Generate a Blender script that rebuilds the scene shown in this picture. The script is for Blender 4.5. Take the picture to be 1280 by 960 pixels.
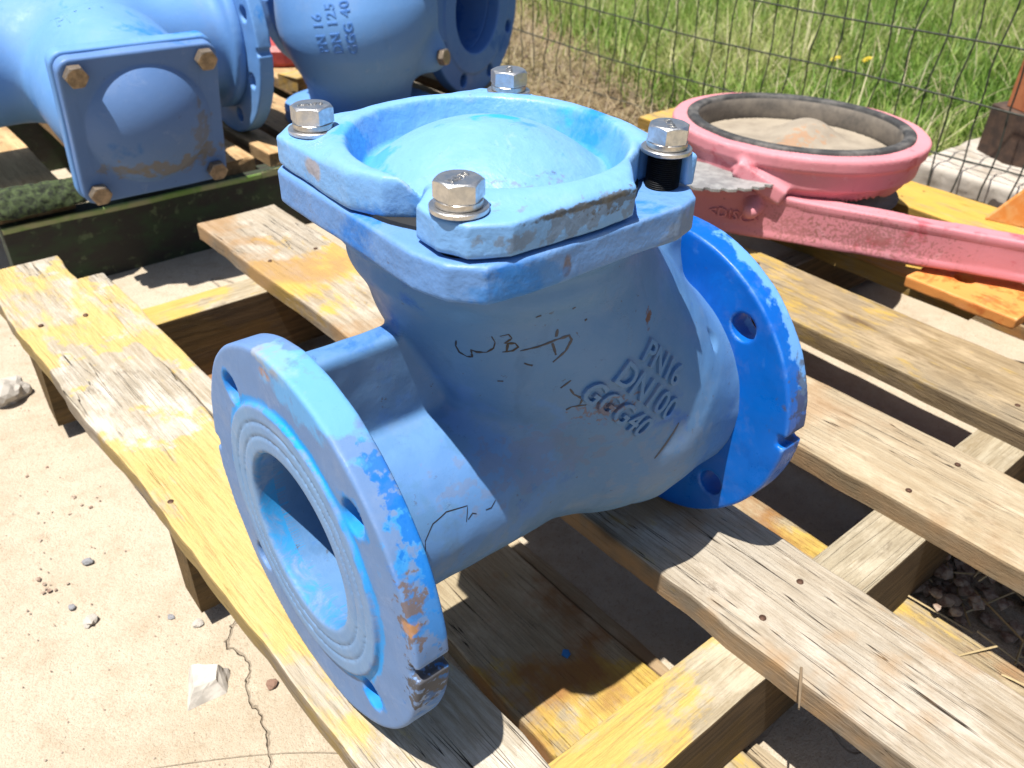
import bpy, math, random
import numpy as np
from mathutils import Vector, Matrix, noise
from mathutils.bvhtree import BVHTree
S = bpy.context.scene
for o in list(bpy.data.objects): bpy.data.objects.remove(o)
C = S.collection
rad = math.radians
# ------------------------------------------------------------------ camera, sky, sun, exposure
cd = bpy.data.cameras.new('camera'); cam = bpy.data.objects.new('camera', cd); C.objects.link(cam)
cr, cu, cf = Vector((.77200152, -.6349894, .02832147)), Vector((.3402704, .45050423, .82538597)), Vector((.53687029, .62756227, -.56385805))
M = Matrix((cr, cu, -cf)).transposed().to_4x4(); M.translation = Vector((-.224451, -.311458, .321115)); cam.matrix_world = M
cd.sensor_width = 36; cd.lens = 1036.77*36/1280; cd.clip_start = .01; cd.clip_end = 500
cd.dof.use_dof = True; cd.dof.focus_distance = .43; cd.dof.aperture_fstop = 17
S.camera = cam
SUN_EL, SUN_AZ = 73, 185          # azimuth counter-clockwise from +X, where the light comes from
W = bpy.data.worlds.new('World'); S.world = W; W.use_nodes = True
wn = W.node_tree; bg = wn.nodes['Background']; sk = wn.nodes.new('ShaderNodeTexSky'); sk.sky_type = 'NISHITA'
sk.sun_disc = False; sk.sun_elevation = rad(SUN_EL); sk.sun_rotation = rad(90-SUN_AZ); sk.altitude = 50; sk.dust_density = 1.5
wn.links.new(sk.outputs[0], bg.inputs[0]); bg.inputs[1].default_value = .065
sl = bpy.data.lights.new('sun', 'SUN'); sun = bpy.data.objects.new('sun', sl); C.objects.link(sun)
sl.energy = 5; sl.angle = rad(.5); sl.color = (1, .96, .89)
sv = Vector((math.cos(rad(SUN_EL))*math.cos(rad(SUN_AZ)), math.cos(rad(SUN_EL))*math.sin(rad(SUN_AZ)), math.sin(rad(SUN_EL))))
sun.rotation_euler = sv.to_track_quat('Z', 'Y').to_euler(); sun.location = sv*5
S.render.engine = 'CYCLES'
S.view_settings.view_transform = 'Standard'; S.view_settings.look = 'None'; S.view_settings.exposure = .90; S.view_settings.gamma = 1
S.render.resolution_x = 1024; S.render.resolution_y = 768
G = -.23                          # ground level (pallet deck tops are at -.11)

# ------------------------------------------------------------------ helpers
def tag(o, label, cat=None, group=None, kind=None):
    if label: o['label'] = label
    if cat: o['category'] = cat
    if group: o['group'] = group
    if kind: o['kind'] = kind
    return o
def empty(name, loc=(0, 0, 0), rot=(0, 0, 0)):
    o = bpy.data.objects.new(name, None); C.objects.link(o); o.location = loc; o.rotation_euler = rot; o.empty_display_size = .05; return o
def link(name, me, mat=None, parent=None, smooth=True, loc=None, rot=None):
    if mat: me.materials.append(mat)
    if smooth: me.polygons.foreach_set('use_smooth', [True]*len(me.polygons))
    o = bpy.data.objects.new(name, me); C.objects.link(o)
    if parent: o.parent = parent
    if loc is not None: o.location = loc
    if rot is not None: o.rotation_euler = rot
    return o
def pymesh(name, v, f):
    me = bpy.data.meshes.new(name); me.from_pydata([tuple(p) for p in v], [], f); me.update(); return me
def fastmesh(name, V, Q):
    me = bpy.data.meshes.new(name); V = np.asarray(V, np.float32); Q = np.asarray(Q, np.int32); k = Q.shape[1]
    me.vertices.add(len(V)); me.vertices.foreach_set('co', V.ravel())
    me.loops.add(Q.size); me.loops.foreach_set('vertex_index', Q.ravel())
    me.polygons.add(len(Q)); me.polygons.foreach_set('loop_start', np.arange(0, Q.size, k, dtype=np.int32))
    me.update(calc_edges=True); me.validate(); return me
# --- signed distance modelling: surface nets
def mix_n(P, s, seed=0):          # cheap smooth pseudo noise, -1..1
    x, y, z = P[:, 0]*s+seed, P[:, 1]*s+seed*1.7, P[:, 2]*s-seed
    return (np.sin(x*1.3+1.7*np.sin(y*.9))+np.sin(y*1.7+1.3*np.sin(z*1.1))+np.sin(z*1.5+1.9*np.sin(x*.8)))/3
def snet(sdf, lo, hi, h):
    lo = np.array(lo, float); n = np.ceil((np.array(hi)-lo)/h).astype(int)+1
    ax = [lo[i]+h*np.arange(n[i]) for i in range(3)]
    g = np.stack(np.meshgrid(*ax, indexing='ij'), -1).reshape(-1, 3)
    v = np.concatenate([sdf(g[i:i+400000]) for i in range(0, len(g), 400000)]).reshape(n)
    s = v < 0; m = n-1
    cnt = np.zeros(m); acc = np.zeros((*m, 3))
    def sl3(a, o): return a[o[0]:o[0]+m[0], o[1]:o[1]+m[1], o[2]:o[2]+m[2]]
    for a in range(3):
        b, c = [i for i in range(3) if i != a]
        for ob in (0, 1):
            for oc in (0, 1):
                o0 = [0, 0, 0]; o0[b] = ob; o0[c] = oc; o1 = list(o0); o1[a] = 1
                v0, v1 = sl3(v, o0), sl3(v, o1); x = (v0 < 0) != (v1 < 0)
                t = np.where(x, v0/np.where(v0 == v1, 1, v0-v1), 0)
                cnt += x
                for k in range(3): acc[..., k] += np.where(x, (t if k == a else o0[k]), 0)
    cell = cnt > 0; idx = -np.ones(m, int); ids = np.argwhere(cell); idx[cell] = np.arange(len(ids))
    P = lo+h*(ids+acc[cell]/cnt[cell][:, None])
    quads = []
    for a in range(3):
        b, c = (a+1) % 3, (a+2) % 3
        o1 = [slice(None)]*3; o2 = [slice(None)]*3
        o1[a] = slice(0, -1); o2[a] = slice(1, None)
        ch = s[tuple(o1)] != s[tuple(o2)]; e = np.argwhere(ch)
        e = e[(e[:, b] > 0) & (e[:, c] > 0) & (e[:, b] < n[b]-1) & (e[:, c] < n[c]-1)]
        ins = s[e[:, 0], e[:, 1], e[:, 2]]
        def ci(db, dc):
            q = e.copy(); q[:, b] -= db; q[:, c] -= dc; return idx[q[:, 0], q[:, 1], q[:, 2]]
        q = np.stack([ci(1, 1), ci(0, 1), ci(0, 0), ci(1, 0)], 1)
        q[~ins] = q[~ins][:, ::-1]; quads.append(q)
    Q = np.concatenate(quads); Q = Q[(Q >= 0).all(1)]
    e = h*.05
    for _ in range(2):
        d = sdf(P); gr = np.stack([(sdf(P+np.eye(3)[k]*e)-d)/e for k in range(3)], 1)
        P = P-np.clip(d, -h, h)[:, None]*gr/np.maximum((gr**2).sum(1), .3)[:, None]*.8
    return P, Q
def smin(a, b, k): q = np.maximum(k-np.abs(a-b), 0)/k; return np.minimum(a, b)-q*q*k*.25
def smax(a, b, k): return -smin(-a, -b, k)
def cylx(P, r, x0, x1, rd=.001, cy=0, cz=0):
    d1 = np.hypot(P[:, 1]-cy, P[:, 2]-cz)-r+rd; d2 = np.abs(P[:, 0]-(x0+x1)/2)-(x1-x0)/2+rd
    return np.minimum(np.maximum(d1, d2), 0)+np.hypot(np.maximum(d1, 0), np.maximum(d2, 0))-rd
def cylz(P, r, z0, z1, rd=.001, cx=0, cy=0):
    d1 = np.hypot(P[:, 0]-cx, P[:, 1]-cy)-r+rd; d2 = np.abs(P[:, 2]-(z0+z1)/2)-(z1-z0)/2+rd
    return np.minimum(np.maximum(d1, d2), 0)+np.hypot(np.maximum(d1, 0), np.maximum(d2, 0))-rd
def capsule(P, a, b, ra, rb):
    a = np.array(a); b = np.array(b); ab = b-a; t = np.clip(((P-a)@ab)/(ab@ab), 0, 1)
    return np.linalg.norm(P-a-t[:, None]*ab, axis=1)-(ra+(rb-ra)*t)
def rbox(P, c, hs, rd):
    q = np.abs(P-np.array(c))-np.array(hs)+rd
    return np.linalg.norm(np.maximum(q, 0), axis=1)+np.minimum(q.max(1), 0)-rd
def poly2(x, y, pts):             # signed distance to a polygon
    n = len(pts); d = np.full(x.shape, 1e9); s = np.ones(x.shape)
    for i in range(n):
        ax_, ay = pts[i]; bx, by = pts[i-1]; ex, ey = bx-ax_, by-ay; wx, wy = x-ax_, y-ay
        t = np.clip((wx*ex+wy*ey)/(ex*ex+ey*ey), 0, 1); d = np.minimum(d, (wx-ex*t)**2+(wy-ey*t)**2)
        c1 = y >= ay; c2 = y < by; c3 = ex*wy > ey*wx
        s = np.where((c1 & c2 & c3) | (~c1 & ~c2 & ~c3), -s, s)
    return s*np.sqrt(d)
def extr(P, pts, z0, z1, rd):
    d1 = poly2(P[:, 0], P[:, 1], pts)+rd; d2 = np.abs(P[:, 2]-(z0+z1)/2)-(z1-z0)/2+rd
    return np.minimum(np.maximum(d1, d2), 0)+np.hypot(np.maximum(d1, 0), np.maximum(d2, 0))-rd

# ------------------------------------------------------------------ materials
class NT:
    def __init__(s, name):
        s.m = bpy.data.materials.new(name); s.m.use_nodes = True; s.t = s.m.node_tree; s.n = s.t.nodes
        s.b = s.n['Principled BSDF']; s.co = s.n.new('ShaderNodeTexCoord').outputs['Object']; s.info = s.n.new('ShaderNodeObjectInfo').outputs['Random']
    def L(s, a, b): s.t.links.new(a, b)
    def put(s, v, sock):
        if isinstance(v, bpy.types.NodeSocket): s.L(v, sock)
        elif isinstance(v, (tuple, list)) and sock.type == 'RGBA': sock.default_value = (*v[:3], 1)
        else: sock.default_value = v
    def map(s, vec=None, scale=(1, 1, 1), loc=(0, 0, 0), rnd=0):
        m = s.n.new('ShaderNodeMapping'); s.put(vec or s.co, m.inputs[0]); m.inputs['Scale'].default_value = scale
        if rnd: s.L(s.math('MULTIPLY', s.info, rnd), m.inputs['Location'])
        else: m.inputs['Location'].default_value = loc
        return m.outputs[0]
    def noise(s, scale, detail=4, rough=.55, vec=None, dist=0, out=0):
        n = s.n.new('ShaderNodeTexNoise'); s.put(vec or s.co, n.inputs['Vector']); n.inputs['Scale'].default_value = scale
        n.inputs['Detail'].default_value = detail; n.inputs['Roughness'].default_value = rough; n.inputs['Distortion'].default_value = dist
        return n.outputs[out]
    def math(s, op, a, b=0, c=0, clamp=False):
        n = s.n.new('ShaderNodeMath'); n.operation = op; n.use_clamp = clamp; s.put(a, n.inputs[0]); s.put(b, n.inputs[1]); s.put(c, n.inputs[2]); return n.outputs[0]
    def rng(s, v, a, b, c=0, d=1):
        n = s.n.new('ShaderNodeMapRange'); s.put(v, n.inputs[0])
        for i, k in enumerate((a, b, c, d)): s.put(k, n.inputs[i+1])
        return n.outputs[0]
    def mix(s, f, a, b, mode='MIX'):
        n = s.n.new('ShaderNodeMix'); n.data_type = 'RGBA'; n.blend_type = mode; s.put(f, n.inputs[0]); s.put(a, n.inputs[6]); s.put(b, n.inputs[7]); return n.outputs[2]
    def sep(s, v=None):
        n = s.n.new('ShaderNodeSeparateXYZ'); s.put(v or s.co, n.inputs[0]); return n.outputs
    def ramp(s, f, stops):
        n = s.n.new('ShaderNodeValToRGB'); s.put(f, n.inputs[0]); e = n.color_ramp.elements
        while len(e) < len(stops): e.new(.5)
        for q, (p, c) in zip(e, stops): q.position = p; q.color = (*c, 1) if isinstance(c, tuple) else (c, c, c, 1)
        return n.outputs[0]
    def spot(s, p, r, squash=(1, 1, 1), wob=.5, nsc=90, soft=.35):     # mask around one point, ragged edge
        mp = s.map(None, tuple(1/(r*q) for q in squash), tuple(-p[i]/(r*squash[i]) for i in range(3)))
        l = s.n.new('ShaderNodeVectorMath'); l.operation = 'LENGTH'; s.L(mp, l.inputs[0])
        v = s.math('ADD', l.outputs['Value'], s.rng(s.noise(nsc, 5), .3, .7, -wob, wob))
        return s.rng(v, 1-soft, 1, 1, 0)
    def bump(s, h, strength=.3, dist=.001, normal=None):
        n = s.n.new('ShaderNodeBump'); s.put(h, n.inputs['Height']); n.inputs['Strength'].default_value = strength; n.inputs['Distance'].default_value = dist
        if normal: s.L(normal, n.inputs['Normal'])
        return n.outputs[0]
    def fin(s, col, rough=.6, metal=0, nrm=None, spec=.5):
        if metal == 0: col = s.mix(1, col, (.76, .76, .76), 'MULTIPLY')
        s.put(col, s.b.inputs['Base Color']); s.put(rough, s.b.inputs['Roughness']); s.put(metal, s.b.inputs['Metallic']); s.b.inputs['Specular IOR Level'].default_value = spec
        if nrm: s.L(nrm, s.b.inputs['Normal'])
        return s.m
BROWN, RUST, GRIME, BLACK = (.20, .10, .045), (.42, .16, .04), (.075, .065, .055), (.012, .014, .02)
def paint(name, faded=(.20, .40, .78), vivid=(.015, .22, .72), amt=.35, worn=(.36, .50, .70), wornamt=.3, rough=.38, spots=(), edge=True, dirt=.5, seed=0, bump=.25, nsc=14, rings=(), hammer=0):
    t = NT(name); co = t.map(None, (1, 1, 1), (seed, seed*.7, -seed))
    n1 = t.noise(nsc, 6, .6, co, .6); n2 = t.noise(38, 7, .68, co, 1.2); n3 = t.noise(170, 4, .6, co); n4 = t.noise(9, 3, .5, co)
    c = t.mix(t.rng(t.math('ADD', n1, t.math('MULTIPLY', n2, .35)), .86-amt*.5, .94-amt*.5), faded, vivid)
    c = t.mix(t.rng(n4, .35, .7, 0, .35), c, tuple(q*.72 for q in faded))
    c = t.mix(t.math('MULTIPLY', t.rng(n2, .6, .7), wornamt), c, worn)
    c = t.mix(t.rng(n3, .68, .72, 0, dirt), c, GRIME)
    sc = t.noise(30, 3, .7, t.map(co, (1, 1, 5), (1, 2, 3)), 2.5); scm = t.math('MULTIPLY', t.rng(t.math('ABSOLUTE', t.math('SUBTRACT', sc, .5)), .006, .002), t.rng(n2, .52, .60)); c = t.mix(t.math('MULTIPLY', scm, dirt), c, tuple(q*.35 for q in faded))
    du = t.noise(22, 8, .75, co); c = t.mix(t.rng(du, .54, .70, 0, .28), c, tuple(q*.6+.16 for q in faded))
    streak = t.noise(60, 3, .6, t.map(co, (1, 1, .12)))
    c = t.mix(t.rng(streak, .62, .75, 0, dirt*.5), c, tuple(q*.45 for q in faded))
    if edge:
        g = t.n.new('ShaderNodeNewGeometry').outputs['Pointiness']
        e = t.math('MULTIPLY', t.rng(g, .53, .58), t.rng(n2, .45, .58)); c = t.mix(t.math('MULTIPLY', e, .75), c, worn)
        e2 = t.math('MULTIPLY', t.rng(g, .54, .60), t.rng(n2, .66, .70)); c = t.mix(e2, c, (.38, .24, .14))
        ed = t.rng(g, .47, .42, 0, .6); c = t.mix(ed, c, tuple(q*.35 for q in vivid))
    for (i0, c0, i1, c1, r0, r1, col, st) in rings:
        sp = t.sep(); rr = t.math('SQRT', t.math('ADD', t.math('POWER', t.math('SUBTRACT', sp[i0], c0), 2), t.math('POWER', t.math('SUBTRACT', sp[i1], c1), 2)))
        rr = t.math('ADD', rr, t.rng(n2, .3, .7, -.0025, .0025)); md = (r0+r1)/2; hw = (r1-r0)/2
        m = t.rng(t.math('ABSOLUTE', t.math('SUBTRACT', rr, md)), hw+.0006, hw-.0012); m = t.math('MULTIPLY', m, t.rng(n1, .30, .55, .45, 1)); c = t.mix(t.math('MULTIPLY', m, st), c, col)
    h = t.math('ADD', t.math('MULTIPLY', n2, .5), t.math('MULTIPLY', n3, .3))
    if hammer: h = t.math('ADD', h, t.math('MULTIPLY', t.noise(75, 3, .5, co), hammer))
    ro = t.rng(du, .35, .62, rough-.12, rough+.25)
    for (p, r, sq, col, st, *rest) in spots:
        m = t.spot(p, r, sq, *(rest or ())); m = t.math('MULTIPLY', m, st); c = t.mix(m, c, col); ro = t.mix(m, ro, (.7, .7, .7))
    return t.fin(c, t.math('ADD', ro, .07), 0, t.bump(h, bump, .002), .35)
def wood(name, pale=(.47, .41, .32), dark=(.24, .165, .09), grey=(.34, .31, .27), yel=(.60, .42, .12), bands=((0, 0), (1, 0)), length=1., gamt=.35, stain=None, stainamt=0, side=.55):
    t = NT(name); co = t.map(None, (1, 1, 1), (0, 0, 0), 40)
    g1 = t.noise(7, 7, .65, t.map(co, (1, 14, 14)), 1.5); g2 = t.noise(55, 5, .7, t.map(co, (1, 9, 9)), .5); g3 = t.noise(5, 4, .6, co); g4 = t.noise(300, 3, .6, t.map(co, (.35, 1, 1)))
    c = t.mix(t.rng(g1, .38, .74), pale, dark); c = t.mix(t.rng(g3, .42, .66, 0, gamt*1.6), c, grey)
    c = t.mix(t.rng(g2, .55, .75, 0, .4), c, tuple(q*.7 for q in dark)); c = t.mix(t.rng(g4, .55, .8, 0, .35), c, tuple(q*1.25 for q in pale))
    bl = t.rng(t.noise(11, 6, .7, t.map(co, (1, 2.2, 2))), .50, .64, 0, .65); c = t.mix(bl, c, tuple(min(1, q*1.38) for q in (pale[0], pale[1]*1.03, pale[2]*1.12)))
    fib = t.noise(22, 5, .75, t.map(co, (1, 26, 26))); c = t.mix(t.rng(fib, .50, .30, 0, .55), c, tuple(q*.5 for q in dark))
    dk = t.noise(14, 6, .75, t.map(co, (1, 2, 2))); c = t.mix(t.rng(dk, .60, .70, 0, .55), c, (.11, .075, .045))
    # knots
    v = t.n.new('ShaderNodeTexVoronoi'); t.L(t.map(co, (4.2, 12, 6)), v.inputs['Vector']); v.inputs['Scale'].default_value = 1.
    kn = t.rng(v.outputs['Distance'], .12, .06); c = t.mix(t.math('MULTIPLY', kn, .7), c, (.10, .055, .025))
    # cracks along the grain
    ck = t.noise(3.2, 2, .5, t.map(co, (1, 42, 42)), .2); ckm = t.rng(t.math('ABSOLUTE', t.math('SUBTRACT', ck, .5)), .008, .002); ckm = t.math('MULTIPLY', ckm, t.rng(g3, .48, .56)); c = t.mix(ckm, c, (.03, .02, .012))
    sx = t.sep()[0]; warp = t.math('ADD', t.math('DIVIDE', sx, length), t.rng(t.noise(16, 6, .65), .3, .7, -.07, .07))
    b = t.ramp(warp, [(p, a) for p, a in bands]); pn = t.math('ADD', t.noise(18, 7, .7, t.map(co, (1, 3, 3))), 0)
    ya = t.math('MULTIPLY', t.rng(t.math('ADD', pn, t.math('SUBTRACT', b, .5)), .42, .58), .85)
    yc = t.mix(t.rng(g2, .45, .7, 0, .4), yel, tuple(q*.62 for q in yel)); yc = t.mix(t.rng(fib, .48, .36, 0, .6), yc, (.30, .20, .07))
    c = t.mix(ya, c, yc)
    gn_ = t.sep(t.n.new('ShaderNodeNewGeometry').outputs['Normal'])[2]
    c = t.mix(t.math('MULTIPLY', t.rng(gn_, .75, .45), side), c, t.mix(t.rng(g1, .38, .62), (.13, .075, .03), (.05, .028, .012)))  # side faces mixed to dark brown: shade painted in, along with raw wood tone
    if stain: c = t.mix(t.math('MULTIPLY', t.rng(t.noise(8, 5, .6), .5, .6), stainamt), c, stain)
    h = t.math('ADD', t.math('ADD', t.math('MULTIPLY', g1, .5), t.math('MULTIPLY', fib, .5)), t.math('ADD', t.math('MULTIPLY', g2, .5), t.math('MULTIPLY', ckm, -1)))
    return t.fin(c, .85, 0, t.bump(h, .7, .0025), .25)
def simple(name, col, rough=.5, metal=0, var=.3, sc=40, bump=.2, col2=None, thr=(.4, .6), spec=.5):
    t = NT(name); n = t.noise(sc, 6, .65, t.map(None, (1, 1, 1), (0, 0, 0), 20)); c = t.mix(t.rng(n, *thr, 0, 1), col, col2 or tuple(q*(1-var) for q in col))
    return t.fin(c, t.rng(n, .3, .7, max(rough-.1, 0), rough+.12), metal, t.bump(n, bump, .001), spec)

m_steel = simple('stainless_steel', (.60, .59, .58), .38, 1, .18, 260, .25)
m_steel_worn = simple('dull_zinc_steel', (.55, .52, .48), .34, 1, .3, 180, .25)
m_thread = simple('black_oiled_thread', (.03, .032, .036), .38, .6, .3, 200, .2)
m_ink = simple('black_marker_ink', (.012, .013, .02), .5)
m_scr = simple('dark_scratch', (.05, .06, .09), .6)

def hexhead(r, h, seg=8):         # across-flats half width r
    v, f = [], []; n = 6*seg; rt = r*.94
    ring = lambda rr, z: [(rr(a)*math.cos(a), rr(a)*math.sin(a), z(a)) for a in (2*math.pi*i/n for i in range(n))]
    hx = lambda a: r/math.cos((a % (math.pi/3))-math.pi/6)
    zt = lambda a: h-(hx(a)-rt)*.55
    zb = lambda a: (hx(a)-r)*.25
    rings = [ring(lambda a: rt*.6, lambda a: 0), ring(lambda a: hx(a)*.995, zb), ring(hx, lambda a: zb(a)+.0002), ring(hx, lambda a: zt(a)-.0002), ring(lambda a: hx(a)*.992, zt), ring(lambda a: rt, lambda a: h), ring(lambda a: rt*.96, lambda a: h)]
    for q in rings: v += q
    for k in range(len(rings)-1):
        for i in range(n): j = (i+1) % n; f.append((k*n+i, k*n+j, (k+1)*n+j, (k+1)*n+i))
    f.append(tuple(range((len(rings)-1)*n, len(rings)*n))); f.append(tuple(range(n))[::-1])
    return v, f
def lathe(prof, n=48, axis='z', gap=None):
    v, f = [], []; m = len(prof)
    for i in range(n):
        a = 2*math.pi*i/n
        for r, z in prof: v.append((r*math.cos(a), r*math.sin(a), z) if axis == 'z' else (z, r*math.cos(a), r*math.sin(a)))
    for i in range(n):
        if gap and i == n-1: continue
        j = (i+1) % n
        for k in range(m-1):
            f.append((i*m+k, j*m+k, j*m+k+1, i*m+k+1) if axis == 'z' else (i*m+k, i*m+k+1, j*m+k+1, j*m+k))
        if prof[0] != prof[-1] and False: pass
    return v, f
def wash_prof(ri, ro, z0, z1, b=.0003): return [(ri, z0), (ro-b, z0), (ro, z0+b), (ro, z1-b), (ro-b, z1), (ri, z1), (ri, z0)]
def bolt(parent, loc, rot=(0, 0, 0), r=.0091, h=.0080, mat=None, washers=True, turn=0., thread=0, sc=1.):
    """hex bolt: head (part) with stamp, spring_washer, flat_washer, thread as sub-parts"""
    mat = mat or m_steel
    v, f = hexhead(r*sc, h*sc); z0 = (.0052 if washers else .001)*sc
    o = link('bolt_head', pymesh('bolt_head', [(p[0], p[1], p[2]+z0) for p in v], f), mat, parent, False, loc, (*rot[:2], rot[2]+turn))
    if washers:
        link('flat_washer', pymesh('flat_washer', *lathe(wash_prof(.007*sc, .0122*sc, 0, .0022*sc), 64)), mat, o, False)
        vv, ff = lathe(wash_prof(.007*sc, .0098*sc, .0023*sc, .0052*sc), 64, gap=True)
        link('spring_washer', pymesh('spring_washer', vv, ff), m_steel_worn, o, False)
    if thread:
        pr = []; z = -thread
        while z < 0: pr += [(.0074, z), (.0083, z+.0005)]; z += .001
        pr.append((.0074, 0)); link('threaded_shank', pymesh('threaded_shank', *lathe(pr, 40)), m_thread, o, False)
    return o
def textmesh(s, size, depth, spacing=1., res=2):
    cu_ = bpy.data.curves.new('t', 'FONT'); cu_.body = s; cu_.size = size; cu_.extrude = depth; cu_.space_character = spacing; cu_.resolution_u = res; cu_.bevel_depth = size*.02
    o = bpy.data.objects.new('t', cu_); C.objects.link(o); dg = bpy.context.evaluated_depsgraph_get(); dg.update()
    me = bpy.data.meshes.new_from_object(o.evaluated_get(dg)); bpy.data.objects.remove(o); return me
def bvh_of(o): me = o.data; return BVHTree.FromPolygons([v.co.copy() for v in me.vertices], [tuple(p.vertices) for p in me.polygons])
def wrap(me, bvh, O, u, v, sink=0., out=.05):    # wrap flat (a, b, d) mesh onto a surface
    u = Vector(u).normalized(); O = Vector(O); n = u.cross(Vector(v)).normalized(); v = n.cross(u)
    for q in me.vertices:
        s = O+u*q.co.x+v*q.co.y+n*out; hit = bvh.ray_cast(s, -n, .3)
        base = hit[0] if hit[0] else s-n*out; q.co = base+n*(q.co.z+sink)
    me.update(); return me
def strokes(lines, w, depth=.0002, jit=0):
    v, f = [], []
    for L in lines:
        P = [Vector((*p, 0)) for p in L]; k0 = len(v)
        # resample
        R = [P[0]]
        for a, b in zip(P, P[1:]):
            n = max(1, int((b-a).length/.0012))
            for i in range(1, n+1): R.append(a.lerp(b, i/n))
        for i, p in enumerate(R):
            d = (R[min(i+1, len(R)-1)]-R[max(i-1, 0)]); d = d.normalized() if d.length else Vector((1, 0, 0)); s = Vector((-d.y, d.x, 0))
            ww = w*(.35+.65*math.sin(math.pi*min(1, max(0, (i+.5)/len(R))))**.5)*(1+jit*random.uniform(-1, 1))
            v += [(*(p-s*ww)[:2], depth*.2), (*(p)[:2], depth), (*(p+s*ww)[:2], depth*.2)]
        for i in range(len(R)-1):
            a = k0+i*3; f += [(a, a+3, a+4, a+1), (a+1, a+4, a+5, a+2)]
    return v, f
# ------------------------------------------------------------------ the cast iron check valve
XL, XR, BX = -.1023, .196, .0215
def sd_body(P, hollow=True):
    n = mix_n(P, 60)*.0006+mix_n(P, 190, 2)*.00025
    pipe = cylx(P, .0562, XL+.006, .11, .002)
    neck = cylz(P, .0690, .138, .160, .004, BX)
    slant = capsule(P, (.0245, 0, .132), (.108, 0, .006), .0660, .0775)
    hub = cylx(P, .0735, .11, XR-.014, .004)
    slant = smin(slant, capsule(P, (.046, 0, .128), (.124, 0, .022), .056, .0745), .022)
    d = smin(pipe, smin(neck, slant, .02), .016); d = smin(d, hub, .012)
    rib = rbox(P, (-.045, 0, .07), (.05, .0085, .0385), .0045); d = smin(d, rib, .0045)
    rib2 = rbox(P, (.13, 0, .095), (.055, .006, .012), .004); d = smin(d, rib2, .02)
    d = smin(d, cylx(P, .060, XL+.012, XL+.0205, .001), .007)           # fillets into the flanges
    d = smin(d, cylz(P, .077, .153, .163, .003, BX), .010)
    d = d+n
    if hollow:
        cav = smin(cylx(P, .0503, XL-.02, .12, .001), cylx(P, .0505, .08, XR+.02, .001), .01)
        cav = smin(cav, capsule(P, (.034, 0, .12), (.09, 0, .004), .058, .064), .01)
        d = smax(d, -cav, .003)
    for yy in (-.0634, .0634):
        for zz in (-.0634, .0634): d = np.maximum(d, -np.maximum(np.hypot(P[:, 1]-yy, P[:, 2]-zz)-.0098, .15-P[:, 0]))
    d = np.maximum(d, XL+.003-P[:, 0]); d = np.maximum(d, P[:, 0]-XR+.003)
    return np.maximum(d, P[:, 2]-.1605)
def sd_flange(P, x0, x1, R, rb, side, rf=.078, bc=.0897, hr=.0093, groove=True, holes=4, rnd=.0018, seed=0):
    """side -1: raised face on the -x side"""
    wob = mix_n(P, 34, seed)*.0004+mix_n(P, 150, seed+3)*.0002
    d = cylx(P, R, x0, x1, rnd)+wob
    r = np.hypot(P[:, 1], P[:, 2]); a = np.arctan2(P[:, 2], P[:, 1])
    f = cylx(P, rf, x0-.0024 if side < 0 else x0+.002, x1+(.0024 if side > 0 else -.002), .0012)
    d = smin(d, f, .0018)
    if groove:
        xf = x0-.0024 if side < 0 else x1+.0024
        for g in (.0685, .0605): d = smax(d, -(np.hypot(r-g, P[:, 0]-xf)-.0007), .0005)
    d = smax(d, -(r-rb), .003)
    for k in range(holes):
        an = math.pi/holes+k*2*math.pi/holes; hd = np.hypot(P[:, 1]-bc*math.cos(an), P[:, 2]-bc*math.sin(an))-hr
        d = smax(d, -hd, .0012)
    for sgn in (-1, 1):
        nt = np.hypot(np.maximum(np.abs(P[:, 2])-.0022, 0), np.minimum(sgn*P[:, 1]-(R-.0035), 0))-.0022
        d = smax(d, -nt, .0015)
    return d
BF = [(-.0575, .068), (-.0575, -.050), (-.053, -.068), (-.041, -.0795), (-.022, -.0825), (.072, -.0825), (.087, -.0785), (.0945, -.068), (.0965, -.05), (.0975, .064), (.085, .0825), (-.043, .0825)]
CV = [(-.0575, .068), (-.0575, .000), (-.0500, -.018), (-.0370, -.0285), (-.0395, -.0375), (-.0510, -.0435), (-.0525, -.060), (-.0465, -.0735), (-.030, -.0825), (.0400, -.0830), (.0435, -.0770), (.0560, -.0620), (.0690, -.0550), (.0760, -.0500), (.0865, -.0500), (.0880, -.0590), (.0872, -.0700), (.0935, -.0720), (.0960, -.066), (.0975, .030), (.0945, .064), (.080, .0825), (-.043, .0825)]
def sd_bflange(P):
    d = extr(P, BF, .1565, .1745, .0022)+mix_n(P, 45)*.0007+mix_n(P, 130, 4)*.0003
    return smax(d, -(np.hypot(P[:, 0]-BX, P[:, 1])-.055), .002)
def sd_cover(P):
    x, y, z = P[:, 0]-BX, P[:, 1], P[:, 2]; r = np.hypot(x, y)
    d = extr(P, CV, .1760, .1915, .0018)+mix_n(P, 45, 5)*.0008+mix_n(P, 140, 1)*.0004+mix_n(P, 330, 7)*.00015
    ring = np.hypot(np.maximum(np.abs(r-.0705)-.0025, 0), np.maximum(z-.1895, 0))-.0035
    d = smin(d, np.maximum(ring, .180-z), .010)
    floor = .1795+np.clip((r-.0605)/.0085, 0, 1)*.017
    d = smax(d, z-floor-(r > .071)*1., .0025)
    R = .0850; dome = np.sqrt(x*x+y*y+(z-(.2015-R))**2)-R
    d = smin(d, np.maximum(dome, np.maximum(.1780-z, r-.0630)), .003)
    return smax(d, poly2(P[:, 0], P[:, 1], CV)+mix_n(P, 120, 2)*.0005, .004)
def sdf_obj(name, sdf, lo, hi, h, mat, parent, off):
    V, Q = snet(sdf, lo, hi, h)
    return link(name, fastmesh(name, V, Q), mat, parent, True, off)

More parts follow.
